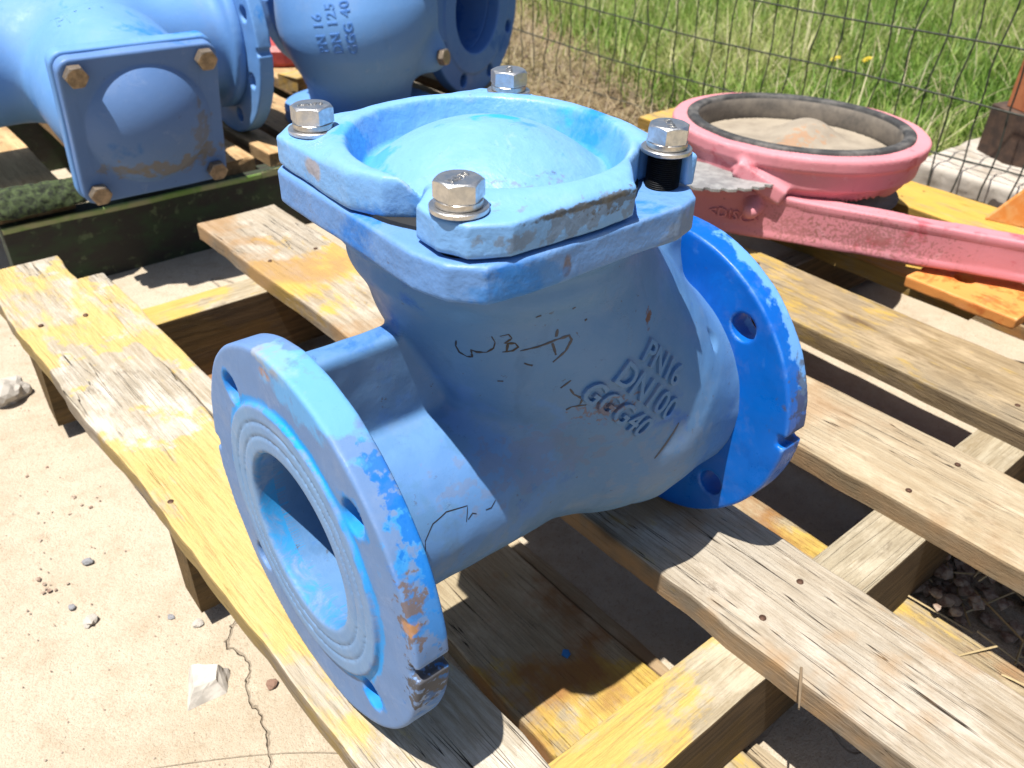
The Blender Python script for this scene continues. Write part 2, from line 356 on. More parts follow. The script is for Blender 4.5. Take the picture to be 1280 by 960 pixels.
m_body = paint('faded_blue_paint', (.105, .250, .50), (.03, .16, .56), .12, (.20, .28, .42), .22, .36, dirt=.6, hammer=.6, spots=[
    ((.0777, -.0655, .1010), .006, (.55, .55, 1.7), (.15, .06, .02), .9, .6, 220),
    ((.045, -.076, .060), .012, (1.3, 1, .6), BROWN, .55, 1.3, 260), ((-.02, -.05, .02), .05, (1, 1, 1), (.11, .27, .62), .5, .9, 60),
    ((.02, -.06, .030), .03, (1.5, 1, .5), (.17, .20, .30), .4, 1.2, 120), ((.10, -.07, .0), .03, (1, 1, 1), (.20, .27, .40), .4, 1.2, 90), ((.085, -.07, .145), .014, (1, 1, .6), GRIME, .5)])
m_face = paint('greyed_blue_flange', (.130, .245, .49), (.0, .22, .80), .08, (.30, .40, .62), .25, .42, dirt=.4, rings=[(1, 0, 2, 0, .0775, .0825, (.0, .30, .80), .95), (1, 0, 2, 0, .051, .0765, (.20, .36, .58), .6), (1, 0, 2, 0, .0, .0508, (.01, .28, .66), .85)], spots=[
    ((-.1045, .012, .1000), .006, (1, 1.3, .6), (.42, .22, .09), .8), ((-.1035, .005, .1070), .016, (1, 1.6, .35), (.36, .38, .40), .7),
    ((-.098, -.102, .036), .010, (.6, .6, 2.2), (.16, .10, .06), .8, 1.1, 220), ((-.09, -.108, -.012), .016, (1.2, .6, 1.0), GRIME, .9, .9, 220), ((-.1023, -.104, .028), .005, (1, 1, 1), (.5, .25, .1), .8),
    ((-.0865, -.09, .062), .03, (.36, .8, .8), (.0, .30, .78), .7, 1.0, 90), ((-.0865, -.104, .03), .03, (.36, .5, 1), (.01, .22, .66), .7, 1.0, 130), ((-.087, -.104, -.03), .02, (.5, .6, .9), (.02, .16, .50), .6, .9, 130),
    ((-.1, .0634, .0634), .012, (1.2, 1, 1), (0, .26, .78), .9, .3), ((-.1, -.0634, .0634), .013, (1.2, 1, 1), (0, .26, .78), .9, .3), ((-.1, -.0634, -.0634), .013, (1.2, 1, 1), (0, .26, .78), .9, .3),
    ((-.088, -.064, .089), .010, (.7, 1, 1), (.0, .15, .58), .85, .9, 180), ((-.088, -.076, .079), .011, (.6, 1, 1), (.0, .15, .58), .85, .9, 180), ((-.087, -.087, .066), .012, (.6, 1, 1.2), (.0, .15, .58), .85, .9, 180), ((-.086, -.096, .050), .012, (.6, 1, 1.4), (.0, .17, .62), .8, .9, 180),
    ((-.095, -.03, .105), .05, (1, 1, .3), (.12, .44, .86), .6)])
m_vivid = paint('bright_blue_flange', (.0, .115, .54), (.0, .14, .62), .5, (.20, .42, .76), .10, .26, dirt=.25, spots=[
    ((.194, -.055, .100), .045, (.22, 1, .5), (.16, .40, .80), .8, .75, 60), ((.194, -.093, .062), .045, (.22, .8, .8), (.18, .42, .80), .75, .8, 90), ((.192, -.105, .02), .02, (.6, .6, 1.5), GRIME, .7, .8, 150)])
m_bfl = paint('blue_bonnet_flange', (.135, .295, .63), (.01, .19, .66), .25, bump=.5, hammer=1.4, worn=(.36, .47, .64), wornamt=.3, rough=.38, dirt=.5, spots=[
    ((.0, -.083, .164), .006, (.6, 1, 1), (.2, .13, .07), .8), ((.085, -.084, .160), .022, (1.2, 1, .5), (.22, .27, .34), .7), ((-.02, -.083, .162), .018, (1.6, 1, .5), (.04, .22, .60), .6)])
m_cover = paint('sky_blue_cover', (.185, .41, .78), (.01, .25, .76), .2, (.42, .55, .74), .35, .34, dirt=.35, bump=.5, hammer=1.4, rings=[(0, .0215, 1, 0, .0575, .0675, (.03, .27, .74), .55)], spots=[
    ((.012, -.083, .1890), .034, (1.1, 1, .055), (.07, .065, .055), .9, .5, 160), ((.004, -.084, .1840), .034, (1, 1, .17), (.17, .17, .16), .55, 1.0, 140), ((.030, -.084, .1870), .014, (1.2, 1, .25), (.12, .11, .09), .7, 1.1, 260), ((-.0585, .03, .186), .008, (1, 1, .6), (.40, .30, .22), .7),
    ((-.026, .035, .184), .022, (1, 1, .8), (.02, .30, .80), .7, .7, 60), ((.032, .005, .195), .012, (1.3, .8, 1), (.01, .34, .85), .9, .5, 60), ((.07, .01, .19), .012, (1.3, .7, 1), (.02, .36, .85), .7, .7, 60)])
valve = empty('check_valve', (.045, 0, -.11))
tag(valve, 'blue cast iron swing check valve standing across two planks in the foreground', 'valve')
off = (-.045, 0, .11)
body = sdf_obj('body', sd_body, (XL-.004, -.095, -.09), (XR+.004, .095, .166), .0021, m_body, valve, off)
sdf_obj('inlet_flange', lambda P: sd_flange(P, XL, XL+.0185, .11, .0503, -1), (XL-.006, -.115, -.115), (XL+.0225, .115, .115), .0014, m_face, valve, off)
sdf_obj('outlet_flange', lambda P: sd_flange(P, XR-.021, XR, .11, .0503, 1, seed=5), (XR-.025, -.115, -.115), (XR+.006, .115, .115), .0016, m_vivid, valve, off)
sdf_obj('bonnet_flange', sd_bflange, (-.063, -.088, .152), (.107, .088, .178), .0015, m_bfl, valve, off)
cover = sdf_obj('cover', sd_cover, (-.063, -.088, .160), (.107, .088, .204), .0013, m_cover, valve, off)
gk, gf = lathe([(.055, .1742), (.074, .1742), (.074, .1765), (.055, .1765)], 64)
link('gasket', pymesh('gasket', [(p[0]+BX, p[1], p[2]) for p in gk], gf), simple('black_rubber', (.02, .02, .02), .7), valve, False, off)
stamp = textmesh('A4-70', .0050, .0002)
cx_ = sum(q.co.x for q in stamp.vertices)/len(stamp.vertices)
for q in stamp.vertices: q.co.x -= cx_; q.co.y -= .0018
for i, (sx, sy, tn) in enumerate([(-1, 1, .35), (-1, -1, .55), (1, -1, .62), (1, 1, .1)]):
    o = bolt(valve, (off[0]+BX+sx*.0613, sy*.0595, off[2]+.1918), turn=tn, thread=.019)
    link('stamp', stamp.copy(), m_steel_worn, o, False, (0, 0, .0132), (0, 0, -.7+.5*i))
bb = bvh_of(body)
# cast lettering, marker scribbles and scratches wrapped onto the body
def put_mesh(name, me, mat, parent=valve): return link(name, me, mat, parent, False, off)
allv, allf = [], []
for s_, sz_, du, dv, sp in [('PN16', .0180, .006, .0172, 1.0), ('DN100', .0200, -.003, -.001, 1.03), ('GGG40', .0185, -.013, -.0180, 1.05)]:
    me = textmesh(s_, sz_, .0012, sp, 3)
    u_ = Vector((1, 0, -.97)).normalized(); v_ = Vector((.97, 0, 1)).normalized(); O_ = Vector((.0520, -.076, .0785))+u_*du+v_*dv
    wrap(me, bb, O_, u_, v_, .0005); k = len(allv); allv += [q.co[:] for q in me.vertices]; allf += [tuple(a+k for a in p.vertices) for p in me.polygons]; bpy.data.meshes.remove(me)
put_mesh('cast_lettering', pymesh('cast_lettering', allv, allf), m_body)
P8 = lambda L, s=.00043: [((x/4.36-55)*s*1.05, (75-y/4.36)*s) for x, y in L]
v_, f_ = strokes([P8(l) for l in ([(160, 290), (158, 330), (175, 375), (210, 400), (235, 398), (228, 345), (255, 358), (300, 356), (330, 325), (336, 285), (318, 245)], [(355, 245), (395, 235), (412, 262), (380, 292), (430, 298), (445, 325), (420, 348), (372, 355)], [(395, 292), (392, 352)])], .00055, .0001, .5)
put_mesh('marker_scribble', wrap(pymesh('marker_scribble', v_, f_), bb, (-.0283, -.056, .112), (.036, -.0236, 0), (0, 0, 1), .0001), m_ink)
v_, f_ = strokes([P8(l) for l in ([(455, 352), (540, 335), (620, 310), (690, 300), (705, 330), (680, 390), (620, 450)], [(628, 245), (625, 290)], [(608, 325), (622, 370), (632, 405)], [(675, 640), (725, 595)], [(725, 655), (750, 700), (800, 740), (790, 780)], [(720, 815), (745, 795), (785, 790), (825, 793)], [(825, 700), (840, 665)], [(512, 133), (537, 124)], [(765, 238), (778, 234)], [(360, 574), (388, 573)], [(480, 440), (500, 452), (522, 460)], [(690, 135), (705, 127)])], .0007, .00015, .4)
put_mesh('scratch', wrap(pymesh('scratch', v_, f_), bb, (-.0283, -.056, .112), (.036, -.0236, 0), (0, 0, 1), .0001), m_scr)
v_, f_ = strokes([[(-.011, -.013), (-.003, -.002), (.004, .008)]], .0009)
put_mesh('scratch', wrap(pymesh('scratch', v_, f_), bb, (.1000, -.077, .0235), (1, 0, 0), (0, 0, 1), .0001), m_scr)
A_ = np.linalg.inv(np.array([[1965., -430], [-1034, -2110]]))
P7 = lambda L: [tuple(A_ @ np.array([(x-453)/2.667, (y-133)/2.667])) for x, y in L]
v_, f_ = strokes([P7(l) for l in ([(298, 238), (298, 205), (325, 155), (370, 118), (440, 92)], [(440, 95), (434, 140)], [(440, 132), (455, 112), (468, 112)], [(500, 98), (520, 90), (537, 66)])], .00028)
put_mesh('marker_scribble', wrap(pymesh('marker_scribble', v_, f_), bb, (-.0293, -.0546, .0131), (1, 0, 0), (0, -.25, .97), .0001), m_ink)
# ------------------------------------------------------------------ pallets
def plank_mesh(L, w0, w1, th, seed, seg=30, wane=.004, end=.007, rd=.0022):
    """local x = length, z from -th to 0"""
    rnd = random.Random(seed); v, f = [], []; k = rnd.random()*100
    nz = lambda a, b, s=1.: noise.noise(Vector((a+k, b, seed)))*s
    m = 10
    for i in range(seg+1):
        u = i/seg; x = u*L; w = w0+(w1-w0)*u
        yl = -w/2+nz(u*L*7, 1, wane)+nz(u*L*28, 5, wane*.4); yr = w/2+nz(u*L*7, 9, wane)+nz(u*L*28, 13, wane*.4); dz = nz(u*L*3, 20, .0015)
        r2 = rd*(1+nz(u*L*20, 30, .8)); ring = [(yl, -rd), (yl+r2*.3, -rd*.3), (yl+r2, 0), (yl/2+yr/2-w*.18, nz(x*9, 40, .0006)), (yl/2+yr/2+w*.18, nz(x*9, 44, .0006)), (yr-r2, 0), (yr-r2*.3, -rd*.3), (yr, -rd), (yr-.0005, -th), (yl+.0005, -th)]
        for j, (y, z) in enumerate(ring):
            xx = x
            if i == 0: xx += abs(nz(j*2.3, 50, end))
            if i == seg: xx -= abs(nz(j*2.3, 60, end))
            v.append((xx, y, z+dz))
    for i in range(seg):
        for j in range(m): q = (j+1) % m; f.append((i*m+j, i*m+q, (i+1)*m+q, (i+1)*m+j))
    f.append(tuple(range(m))[::-1]); f.append(tuple(range(seg*m, seg*m+m)))
    return pymesh('plank', v, f)
def plank(name, parent, a, b, w0, w1, z, th, mat, seed, label=None, **k):
    a = Vector(a); b = Vector(b); d = b-a; me = plank_mesh(d.length, w0, w1, th, seed, **k)
    o = link(name, me, mat, parent, False, Vector((a.x, a.y, z))-parent.location, (0, 0, math.atan2(d.y, d.x)))
    if label: o['label'] = label
    return o
YB = [(0, .35), (.03, .62), (.12, .45), (.20, .64), (.23, .62), (.27, .16), (.36, .22), (.42, .62), (.62, .68), (.72, .45), (.80, .12), (1, .05)]
w1 = wood('wood_yellow_splashed', (.54, .48, .385), (.30, .22, .12), (.40, .37, .31), (.64, .46, .15), YB, 1.0, .3)
w2 = wood('wood_bleached', (.50, .43, .33), (.28, .20, .11), (.42, .38, .32), (.64, .42, .08), [(0, .1), (.10, .2), (.16, .58), (.26, .5), (.36, .15), (.62, .30), (.72, .38), (.80, .15), (1, .1)], 1.0, .35, (.40, .24, .11), .75)
w3 = wood('wood_tan', (.47, .38, .25), (.33, .235, .13), (.40, .35, .27), (.62, .42, .09), [(0, .2), (.6, .25), (1, .1)], 1.0, .2, (.36, .22, .11), .6)
w4 = wood('wood_dirty_yellow', (.40, .30, .17), (.17, .11, .05), (.27, .23, .17), (.55, .36, .06), [(0, .3), (.45, .5), (.6, .42), (1, .2)], 1.0, .5)
w5 = wood('wood_painted_yellow', (.50, .38, .18), (.25, .17, .08), (.36, .32, .25), (.66, .40, .06), [(0, .5), (.3, .62), (1, .55)], 1.0, .2)
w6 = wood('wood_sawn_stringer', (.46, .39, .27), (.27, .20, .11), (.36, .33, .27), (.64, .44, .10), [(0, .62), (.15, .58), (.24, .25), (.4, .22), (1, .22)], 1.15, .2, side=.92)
w7 = wood('wood_weathered_grey', (.50, .45, .37), (.30, .26, .20), (.42, .40, .36), (.6, .4, .1), [(0, .1), (1, .1)], 1.0, .6)
w8 = wood('wood_bottom_board', (.45, .37, .24), (.27, .18, .09), (.34, .29, .2), (.62, .42, .08), [(0, .2), (.66, .3), (.74, .62), (.80, .45), (1, .2)], 1.0, .3, (.30, .14, .05), .9)
pal = empty('wooden_pallet', (.4, .18, G))
tag(pal, 'weathered wooden pallet with splashes of yellow paint under the blue valve', 'pallet')
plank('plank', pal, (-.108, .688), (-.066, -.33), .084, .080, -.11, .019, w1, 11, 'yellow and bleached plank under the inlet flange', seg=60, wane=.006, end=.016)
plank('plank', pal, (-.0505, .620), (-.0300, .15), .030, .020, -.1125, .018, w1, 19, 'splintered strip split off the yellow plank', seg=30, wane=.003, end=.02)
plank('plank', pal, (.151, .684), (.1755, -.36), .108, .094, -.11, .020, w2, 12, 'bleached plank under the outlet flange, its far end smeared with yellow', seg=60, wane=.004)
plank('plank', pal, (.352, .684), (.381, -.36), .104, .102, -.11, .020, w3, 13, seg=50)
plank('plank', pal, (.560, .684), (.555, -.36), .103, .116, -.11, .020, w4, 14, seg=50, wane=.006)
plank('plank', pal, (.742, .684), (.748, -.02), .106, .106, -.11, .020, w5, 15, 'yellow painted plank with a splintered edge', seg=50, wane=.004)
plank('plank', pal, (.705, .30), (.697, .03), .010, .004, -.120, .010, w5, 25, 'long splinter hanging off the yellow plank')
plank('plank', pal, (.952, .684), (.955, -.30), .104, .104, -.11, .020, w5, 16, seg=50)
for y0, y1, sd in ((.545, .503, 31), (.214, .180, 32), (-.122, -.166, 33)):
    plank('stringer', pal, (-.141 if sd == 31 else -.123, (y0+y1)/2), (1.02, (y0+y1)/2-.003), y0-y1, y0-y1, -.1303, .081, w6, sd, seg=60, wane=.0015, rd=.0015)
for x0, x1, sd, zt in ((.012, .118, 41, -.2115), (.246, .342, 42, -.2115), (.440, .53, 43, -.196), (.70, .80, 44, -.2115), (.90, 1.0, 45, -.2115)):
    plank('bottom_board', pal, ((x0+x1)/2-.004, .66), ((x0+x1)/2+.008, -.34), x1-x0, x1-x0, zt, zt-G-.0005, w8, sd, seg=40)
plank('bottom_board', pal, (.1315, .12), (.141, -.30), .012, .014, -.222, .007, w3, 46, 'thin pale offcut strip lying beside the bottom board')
# nails and knots holes
m_nail = simple('rusty_nail', (.10, .05, .03), .6, .6)
nv, nf = lathe([(0, .0012), (.0018, .0008), (.0024, .0004), (.0026, -.001)], 14)
nail_me = pymesh('nail_head', nv, nf); nail_me.materials.append(m_nail)
planks = [o for o in pal.children if o.name.startswith('plank') and 'split' not in o.get('label', '') and 'splinter hanging' not in o.get('label', '')]
rn = random.Random(4)
for o in planks:
    for yy in (.524, .197, -.144):
        for s in (-1, 1):
            L = (Vector((0, yy, 0))-(o.location+pal.location))
            x = -L.y if True else 0
            if x > max(q.co.x for q in o.data.vertices)-.01: continue
            w = .026+rn.uniform(-.008, .008)
            q = bpy.data.objects.new('nail_head', nail_me); C.objects.link(q); q.parent = o; q.location = (x+rn.uniform(-.010, .010), s*w, .0002); q.rotation_euler = (rn.uniform(-.15, .15), rn.uniform(-.15, .15), 0)
# back pallet, painted green
gw = NT('green_painted_board'); gx = gw.sep()
gn = gw.noise(18, 6, .65, gw.map(None, (1, 6, 2))); gc = gw.mix(gw.rng(gn, .45, .62), (.030, .028, .020), (.030, .055, .022))
m_green = gw.fin(gw.mix(gw.rng(gw.noise(70, 4), .6, .7, 0, .5), gc, (.16, .22, .10)), .8, 0, gw.bump(gn, .5, .002))
m_greenedge = simple('bright_green_paint', (.20, .36, .07), .6, 0, .5, 30, .3, (.40, .40, .20))
w9 = wood('wood_orange_tan', (.60, .40, .20), (.36, .20, .08), (.40, .30, .2), (.62, .40, .10), [(0, .2), (1, .2)], 1.0, .2)
pb = empty('wooden_pallet', (.35, 1.3, G)); tag(pb, 'green edged wooden pallet carrying the row of blue valves behind', 'pallet')
plank('stringer', pb, (-.093, .872), (.84, .872), .036, .036, -.131, .098, m_green, 51, 'dark green painted front stringer', seg=50, wane=.0015)
plank('stringer', pb, (-.09, 1.35), (.84, 1.35), .04, .04, -.131, .098, m_green, 52, seg=30)
plank('stringer', pb, (-.09, 1.75), (.84, 1.75), .04, .04, -.131, .098, m_green, 53, seg=30)
for i, (x0, x1, y0) in enumerate([(-.094, .004, .866), (.060, .150, .872), (.185, .262, .868), (.282, .326, .866), (.345, .44, .862), (.49, .585, .87), (.62, .70, .86), (.742, .832, .800)]):
    plank('plank', pb, ((x0+x1)/2, y0), ((x0+x1)/2+.004, 1.78), x1-x0, x1-x0, -.1105, .020, w9, 60+i, seg=36, wane=.003, end=.008)
plank('edge_strip', pb, (-.093, .8535), (.262, .8535), .003, .003, -.1305, .008, m_greenedge, 71)
plank('edge_strip', pb, (.262, .8525), (.40, .8525), .004, .004, -.1295, .010, m_greenedge, 72)
lump = []
def sd_lump(P): return np.maximum(capsule(P, (-.076, .858, -.113), (.002, .862, -.113), .030, .026)+mix_n(P, 260)*.0016+mix_n(P, 700, 3)*.0006, -.113-P[:, 2])
V, Q = snet(sd_lump, (-.115, .82, -.12), (.035, .900, -.07), .0024)
V[:, 0] = V[:, 0]
lo_ = link('mossy_log', fastmesh('mossy_log', V-np.array([-.04, .862, -.11]), Q), simple('green_mossy_bark', (.05, .075, .02), .9, 0, .6, 160, .8, (.012, .016, .008)), None, True, (-.04, .862, -.1095))
tag(lo_, 'dark mossy half log lying on the near left end of the green edged pallet', 'log')
# timber offcuts and the red sheet on the far pallet
tb = empty('timber_block', (.60, 1.28, -.11)); tag(tb, 'orange brown timber block lying between the blue valves', 'timber')
plank('block', tb, (.545, 1.225), (.68, 1.36), .055, .06, -.060, .05, w9, 81)
tb = empty('timber_block', (.50, 1.13, -.11)); tag(tb, 'thin tan timber offcut under the orange brown block', 'timber')
plank('block', tb, (.47, 1.17), (.66, 1.22), .05, .05, -.085, .025, w5, 82)
rs, rf_ = lathe([(0, .0)], 3)
# ------------------------------------------------------------------ valves on the back pallet
m_bg = paint('light_blue_valve_paint', (.145, .335, .70), (.01, .21, .68), .14, (.30, .46, .72), .25, .42, edge=False, dirt=.25, seed=3, nsc=9)
m_bg2 = paint('mid_blue_valve_paint', (.085, .235, .60), (.01, .13, .52), .25, (.22, .36, .62), .25, .42, edge=False, dirt=.3, seed=8, nsc=9)
m_bgc = paint('dull_blue_cover_plate', (.125, .245, .52), (.03, .17, .52), .10, (.35, .45, .65), .2, .4, edge=False, dirt=.35, seed=5, nsc=9, spots=[
    ((.02, -.25, -.052), .045, (1.5, 1, .35), (.20, .18, .14), .75, .8, 60), ((.06, -.25, -.02), .03, (.5, 1, 1.4), (.18, .17, .15), .6, .8, 70), ((-.035, -.25, -.045), .03, (1, 1, .4), (.2, .18, .14), .6, .8, 70)])
m_rustbolt = simple('rust_tinted_bolt', (.34, .27, .20), .45, .75, .4, 120, .2)
def rotx(P, a): c, s = math.cos(a), math.sin(a); return np.stack([P[:, 0], c*P[:, 1]+s*P[:, 2], -s*P[:, 1]+c*P[:, 2]], 1)
# valve 1: lying on its side, square cover to the front, drooping a little
R1 = .145; A1 = rad(11)
v1 = empty('check_valve', (.095, 1.012, -.11), (0, 0, 0)); tag(v1, 'largest blue valve, lying on its side with its square bolted cover facing the camera', 'valve', 'blue valves on the back pallet')
o1 = (0, 0, R1); r1 = (A1, 0, 0)
def sd_b1(P):
    d = cylx(P, .083, -.40, .20, .003); nk = capsule(P, (.0, -.0, 0), (.0, -.16, 0), .098, .092); d = smin(d, nk, .035)
    Q = P[:, [0, 2, 1]]; d = smin(d, cylz(Q, .094, -.206, -.10, .004), .02)
    d = smin(d, cylx(P, .105, .178, .196, .006), .02)
    return np.maximum(d+mix_n(P, 30)*.0012, -.208-P[:, 1])
sdf_obj('body', sd_b1, (-.41, -.212, -.12), (.202, .12, .12), .0045, m_bg, v1, o1).rotation_euler = r1
def sq(P, h, y0, y1, rd, cr_=.016):
    q = np.maximum(np.abs(P[:, 0])-h+cr_, 0); w = np.maximum(np.abs(P[:, 2])-h+cr_, 0); d1 = np.hypot(q, w)-cr_+np.minimum(np.maximum(np.abs(P[:, 0]), np.abs(P[:, 2]))-h+cr_, 0)+rd
    d2 = np.abs(P[:, 1]-(y0+y1)/2)-(y1-y0)/2+rd
    return np.minimum(np.maximum(d1, d2), 0)+np.hypot(np.maximum(d1, 0), np.maximum(d2, 0))-rd
sdf_obj('bonnet_flange', lambda P: sq(P, .096, -.222, -.204, .003)+mix_n(P, 40)*.0006, (-.1, -.228, -.1), (.1, -.198, .1), .0026, m_bg, v1, o1).rotation_euler = r1
def sd_c1(P):
    d = sq(P, .094, -.240, -.2235, .003)+mix_n(P, 40, 2)*.0006
    R = .105; dm = np.sqrt(P[:, 0]**2+(P[:, 1]-(-.274+R))**2+P[:, 2]**2)-R
    return smin(d, np.maximum(dm, np.maximum(np.hypot(P[:, 0], P[:, 2])-.076, P[:, 1]+.23)), .003)
sdf_obj('cover', sd_c1, (-.1, -.279, -.1), (.1, -.220, .1), .0024, m_bgc, v1, o1).rotation_euler = r1
Rm = Matrix.Rotation(A1, 4, 'X')
for sx in (-1, 1):
    for sz in (-1, 1):
        p = Rm @ Vector((sx*.0765, -.2405, sz*.0765))
        bolt(v1, (p.x, p.y, p.z+R1), (rad(90)+A1, 0, 0), .0115, .011, m_rustbolt, False, turn=0)
f1 = sdf_obj('flange', lambda P: sd_flange(P, 0, .022, R1, .075, 1, rf=.10, bc=.12, hr=.0105, groove=False, holes=8), (-.004, -.15, -.15), (.028, .15, .15), .0027, m_bg, v1, (.194, 0, R1))
def label_on(parent, ob, lines, size, O, u, v, mat, gap=1.25, dep=.0008, sink=0.0, name='cast_lettering', base=None):
    bv = bvh_of(ob); vs = Vector(v).normalized(); allv, allf = [], []
    for i, s in enumerate(lines):
        me = textmesh(s[0], size*s[1], dep, 1.08); Oi = Vector(O)+Vector(u).normalized()*s[2]-vs*size*gap*i
        wrap(me, bv, Oi, u, v, sink); k = len(allv); allv += [q.co[:] for q in me.vertices]; allf += [tuple(a+k for a in p.vertices) for p in me.polygons]; bpy.data.meshes.remove(me)
    return link(name, pymesh(name, allv, allf), mat, parent, False, ob.location if base is None else base, ob.rotation_euler)
ob1 = [c for c in v1.children if c.name.startswith('body')][0]
label_on(v1, ob1, [('PN 16', 1, 0), ('DN 150', 1, 0)], .022, (-.055, -.088, .06), (1, 0, 0), (0, .6, .8), m_bg, name='cast_lettering')
# valve 2: standing on its end, belly to the camera, one cover bolt showing
v2 = empty('check_valve', (.500, .955, -.11)); tag(v2, 'blue valve standing on end between the two other back valves, one cover bolt showing', 'valve', 'blue valves on the back pallet')
def sd_b2(P):
    d = cylz(P, .078, .0, .08, .003); d = smin(d, capsule(P, (0, 0, .05), (-.020, -.030, .15), .080, .110), .03); d = smin(d, capsule(P, (-.02, -.03, .15), (-.04, .04, .40), .110, .085), .04)
    ear = capsule(P, (.070, -.035, .10), (.088, -.085, .095), .040, .024); plate = rbox(P, (.080, -.012, .23), (.016, .085, .15), .012)
    d = smin(d, plate, .03); d = smin(d, ear, .028)
    return d+mix_n(P, 30)*.001
b2 = sdf_obj('body', sd_b2, (-.17, -.16, -.004), (.15, .13, .42), .0042, m_bg, v2, (0, 0, .012))
sdf_obj('flange', lambda P: sd_flange(P[:, [2, 0, 1]], 0, .021, .128, .06, -1, rf=.09, bc=.105, holes=8, groove=False), (-.134, -.134, -.005), (.134, .134, .026), .0028, m_bg, v2, (0, 0, .003))
sdf_obj('flange', lambda P: sd_flange(P[:, [2, 0, 1]], 0, .021, .128, .06, 1, rf=.09, bc=.105, holes=8, groove=False), (-.134, -.134, -.005), (.134, .134, .026), .0028, m_bg, v2, (-.04, 0, .41))
bolt(v2, (.0880, -.1100, .1070), (rad(82), 0, rad(22)), .0115, .012, m_rustbolt, False)
label_on(v2, b2, [('PN 16', 1, 0), ('DN 125', 1, 0), ('GGG 40', 1, 0)], .020, (-.098, -.09, .125), (-.15, .05, 1), (-.8, .55, 0), m_bg2, gap=1.1)
# valve 3: end flange and open bore towards the camera
v3 = empty('check_valve', (.745, .985, -.11), (0, 0, rad(-158))); tag(v3, 'blue valve at the right end of the back row, its open bore facing the camera', 'valve', 'blue valves on the back pallet')
def fr(P): return P[:, [1, 0, 2]]
R3 = .148
def sd_b3(P):
    Q = fr(P); d = cylx(Q, .088, -.34, .0, .003); d = smin(d, cylx(Q, .108, -.03, -.006, .006), .02); d = smin(d, capsule(P, (0, -.15, 0), (.14, -.14, -.01), .10, .095), .03)
    d = smax(d+mix_n(P, 30)*.001, -(np.hypot(P[:, 0], P[:, 2])-.076)+np.maximum(-.3-P[:, 1], 0)*5, .003); return d
sdf_obj('body', sd_b3, (-.12, -.36, -.12), (.22, .01, .22), .0048, m_bg2, v3, (0, 0, R3))
sdf_obj('flange', lambda P: sd_flange(fr(P), 0, .024, R3, .076, 1, rf=.112, bc=.126, hr=.0115, groove=False, holes=8), (-.155, -.006, -.155), (.155, .032, .155), .0029, m_bg2, v3, (0, 0, R3))
sdf_obj('flange', lambda P: sd_flange(fr(P), 0, .024, R3, .076, -1, rf=.112, bc=.126, hr=.0115, groove=False, holes=8), (-.155, -.008, -.155), (.155, .030, .155), .0034, m_bg2, v3, (0, -.36, R3))
# red cap between them
m_red = simple('faded_red_paint', (.50, .07, .06), .5, 0, .4, 30, .2, (.30, .04, .04))
vr, fr_ = lathe([(0, 0), (.13, 0), (.135, .008), (.135, .03), (.125, .04), (.03, .055), (.0, .056)], 40)
red = link('red_flange_cap', pymesh('red_flange_cap', vr, fr_), m_red, None, False, (.60, 1.44, -.1095)); tag(red, 'faded red disc shaped cap glimpsed between the two left blue valves', 'cap')

# ------------------------------------------------------------------ pink butterfly valve with lever
pk_spots = [((-.10, -.11, .03), .05, (1, 1, .4), (.30, .10, .06), .45, 2., 240), ((.02, -.15, .01), .05, (1.4, 1, .5), (.34, .12, .07), .4, 2., 260), ((-.14, .08, .055), .03, (1, 1, .6), (.65, .22, .03), .8, .7, 60), ((.0, -.16, -.01), .02, (1, 1, 1), (.62, .14, .04), .6)]
m_pink = paint('faded_pink_paint', (.72, .27, .31), (.56, .10, .13), .22, (.84, .52, .55), .35, .6, edge=True, dirt=.45, seed=2, nsc=16, spots=pk_spots)
m_arm = paint('pink_lever_paint', (.68, .25, .29), (.54, .09, .12), .22, (.76, .46, .48), .35, .5, edge=False, dirt=.5, seed=6, nsc=16, spots=[
    ((.155, -.008, .024), .018, (1.3, 1, .8), (.24, .10, .06), .4, 2.2, 330), ((.245, -.008, .028), .030, (1.5, 1, .5), (.22, .10, .06), .5, 2.0, 330), ((.02, -.008, .01), .006, (1, 1, 1), (.25, .08, .05), .4, 1.2, 160)])
t = NT('dusty_black_rubber'); ln = t.noise(35, 6, .7); lz = t.sep()[2]; lr = t.rng(lz, .1195, .1185)
lc = t.mix(lr, t.mix(t.rng(ln, .45, .65), (.045, .045, .045), (.15, .14, .13)), t.mix(t.rng(ln, .4, .65), (.26, .225, .185), (.14, .125, .11))); m_liner = t.fin(lc, .65, 0, t.bump(ln, .2, .001), .3)
m_disc = simple('dusty_tan_disc', (.40, .34, .27), .55, 0, .2, 25, .2, (.30, .25, .19))
bf = empty('butterfly_valve', (.746, .275, -.1085), (rad(-2)*math.sin(rad(28))*1, rad(2)*math.cos(rad(28)), 0))
tag(bf, 'faded pink butterfly valve lying flat by the fence with black rubber liner and tan disc', 'valve')
def sd_ring(P):
    r = np.hypot(P[:, 0], P[:, 1]); z = P[:, 2]
    rr = np.interp(z, [0, .03, .076, .079, .100, .103, .1165, .120], [.118, .130, .154, .1595, .1615, .1655, .1665, .1640])
    d = smax(np.maximum((r-rr)*.9, z-.120), -z, .008); d = np.maximum(d, .147-r)
    lug = capsule(P, (-.140, -.050, .055), (-.165, -.062, .050), .018, .010); d = smin(d, np.maximum(lug, np.abs(z-.050)-.016), .010)
    U = np.array([.43, -.80, -.42]); Wd = np.array([-.88, -.475, 0]); Nn = np.cross(U, Wd); q = P-np.array([-.152, -.058, .083]); Q = np.stack([q@U, q@Wd, q@Nn], 1)
    gus = rbox(Q, (0, 0, 0), (.034, .009, .010), .003); d = smin(d, gus, .010)
    return np.maximum(d, .147-r)+mix_n(P, 60)*.0005
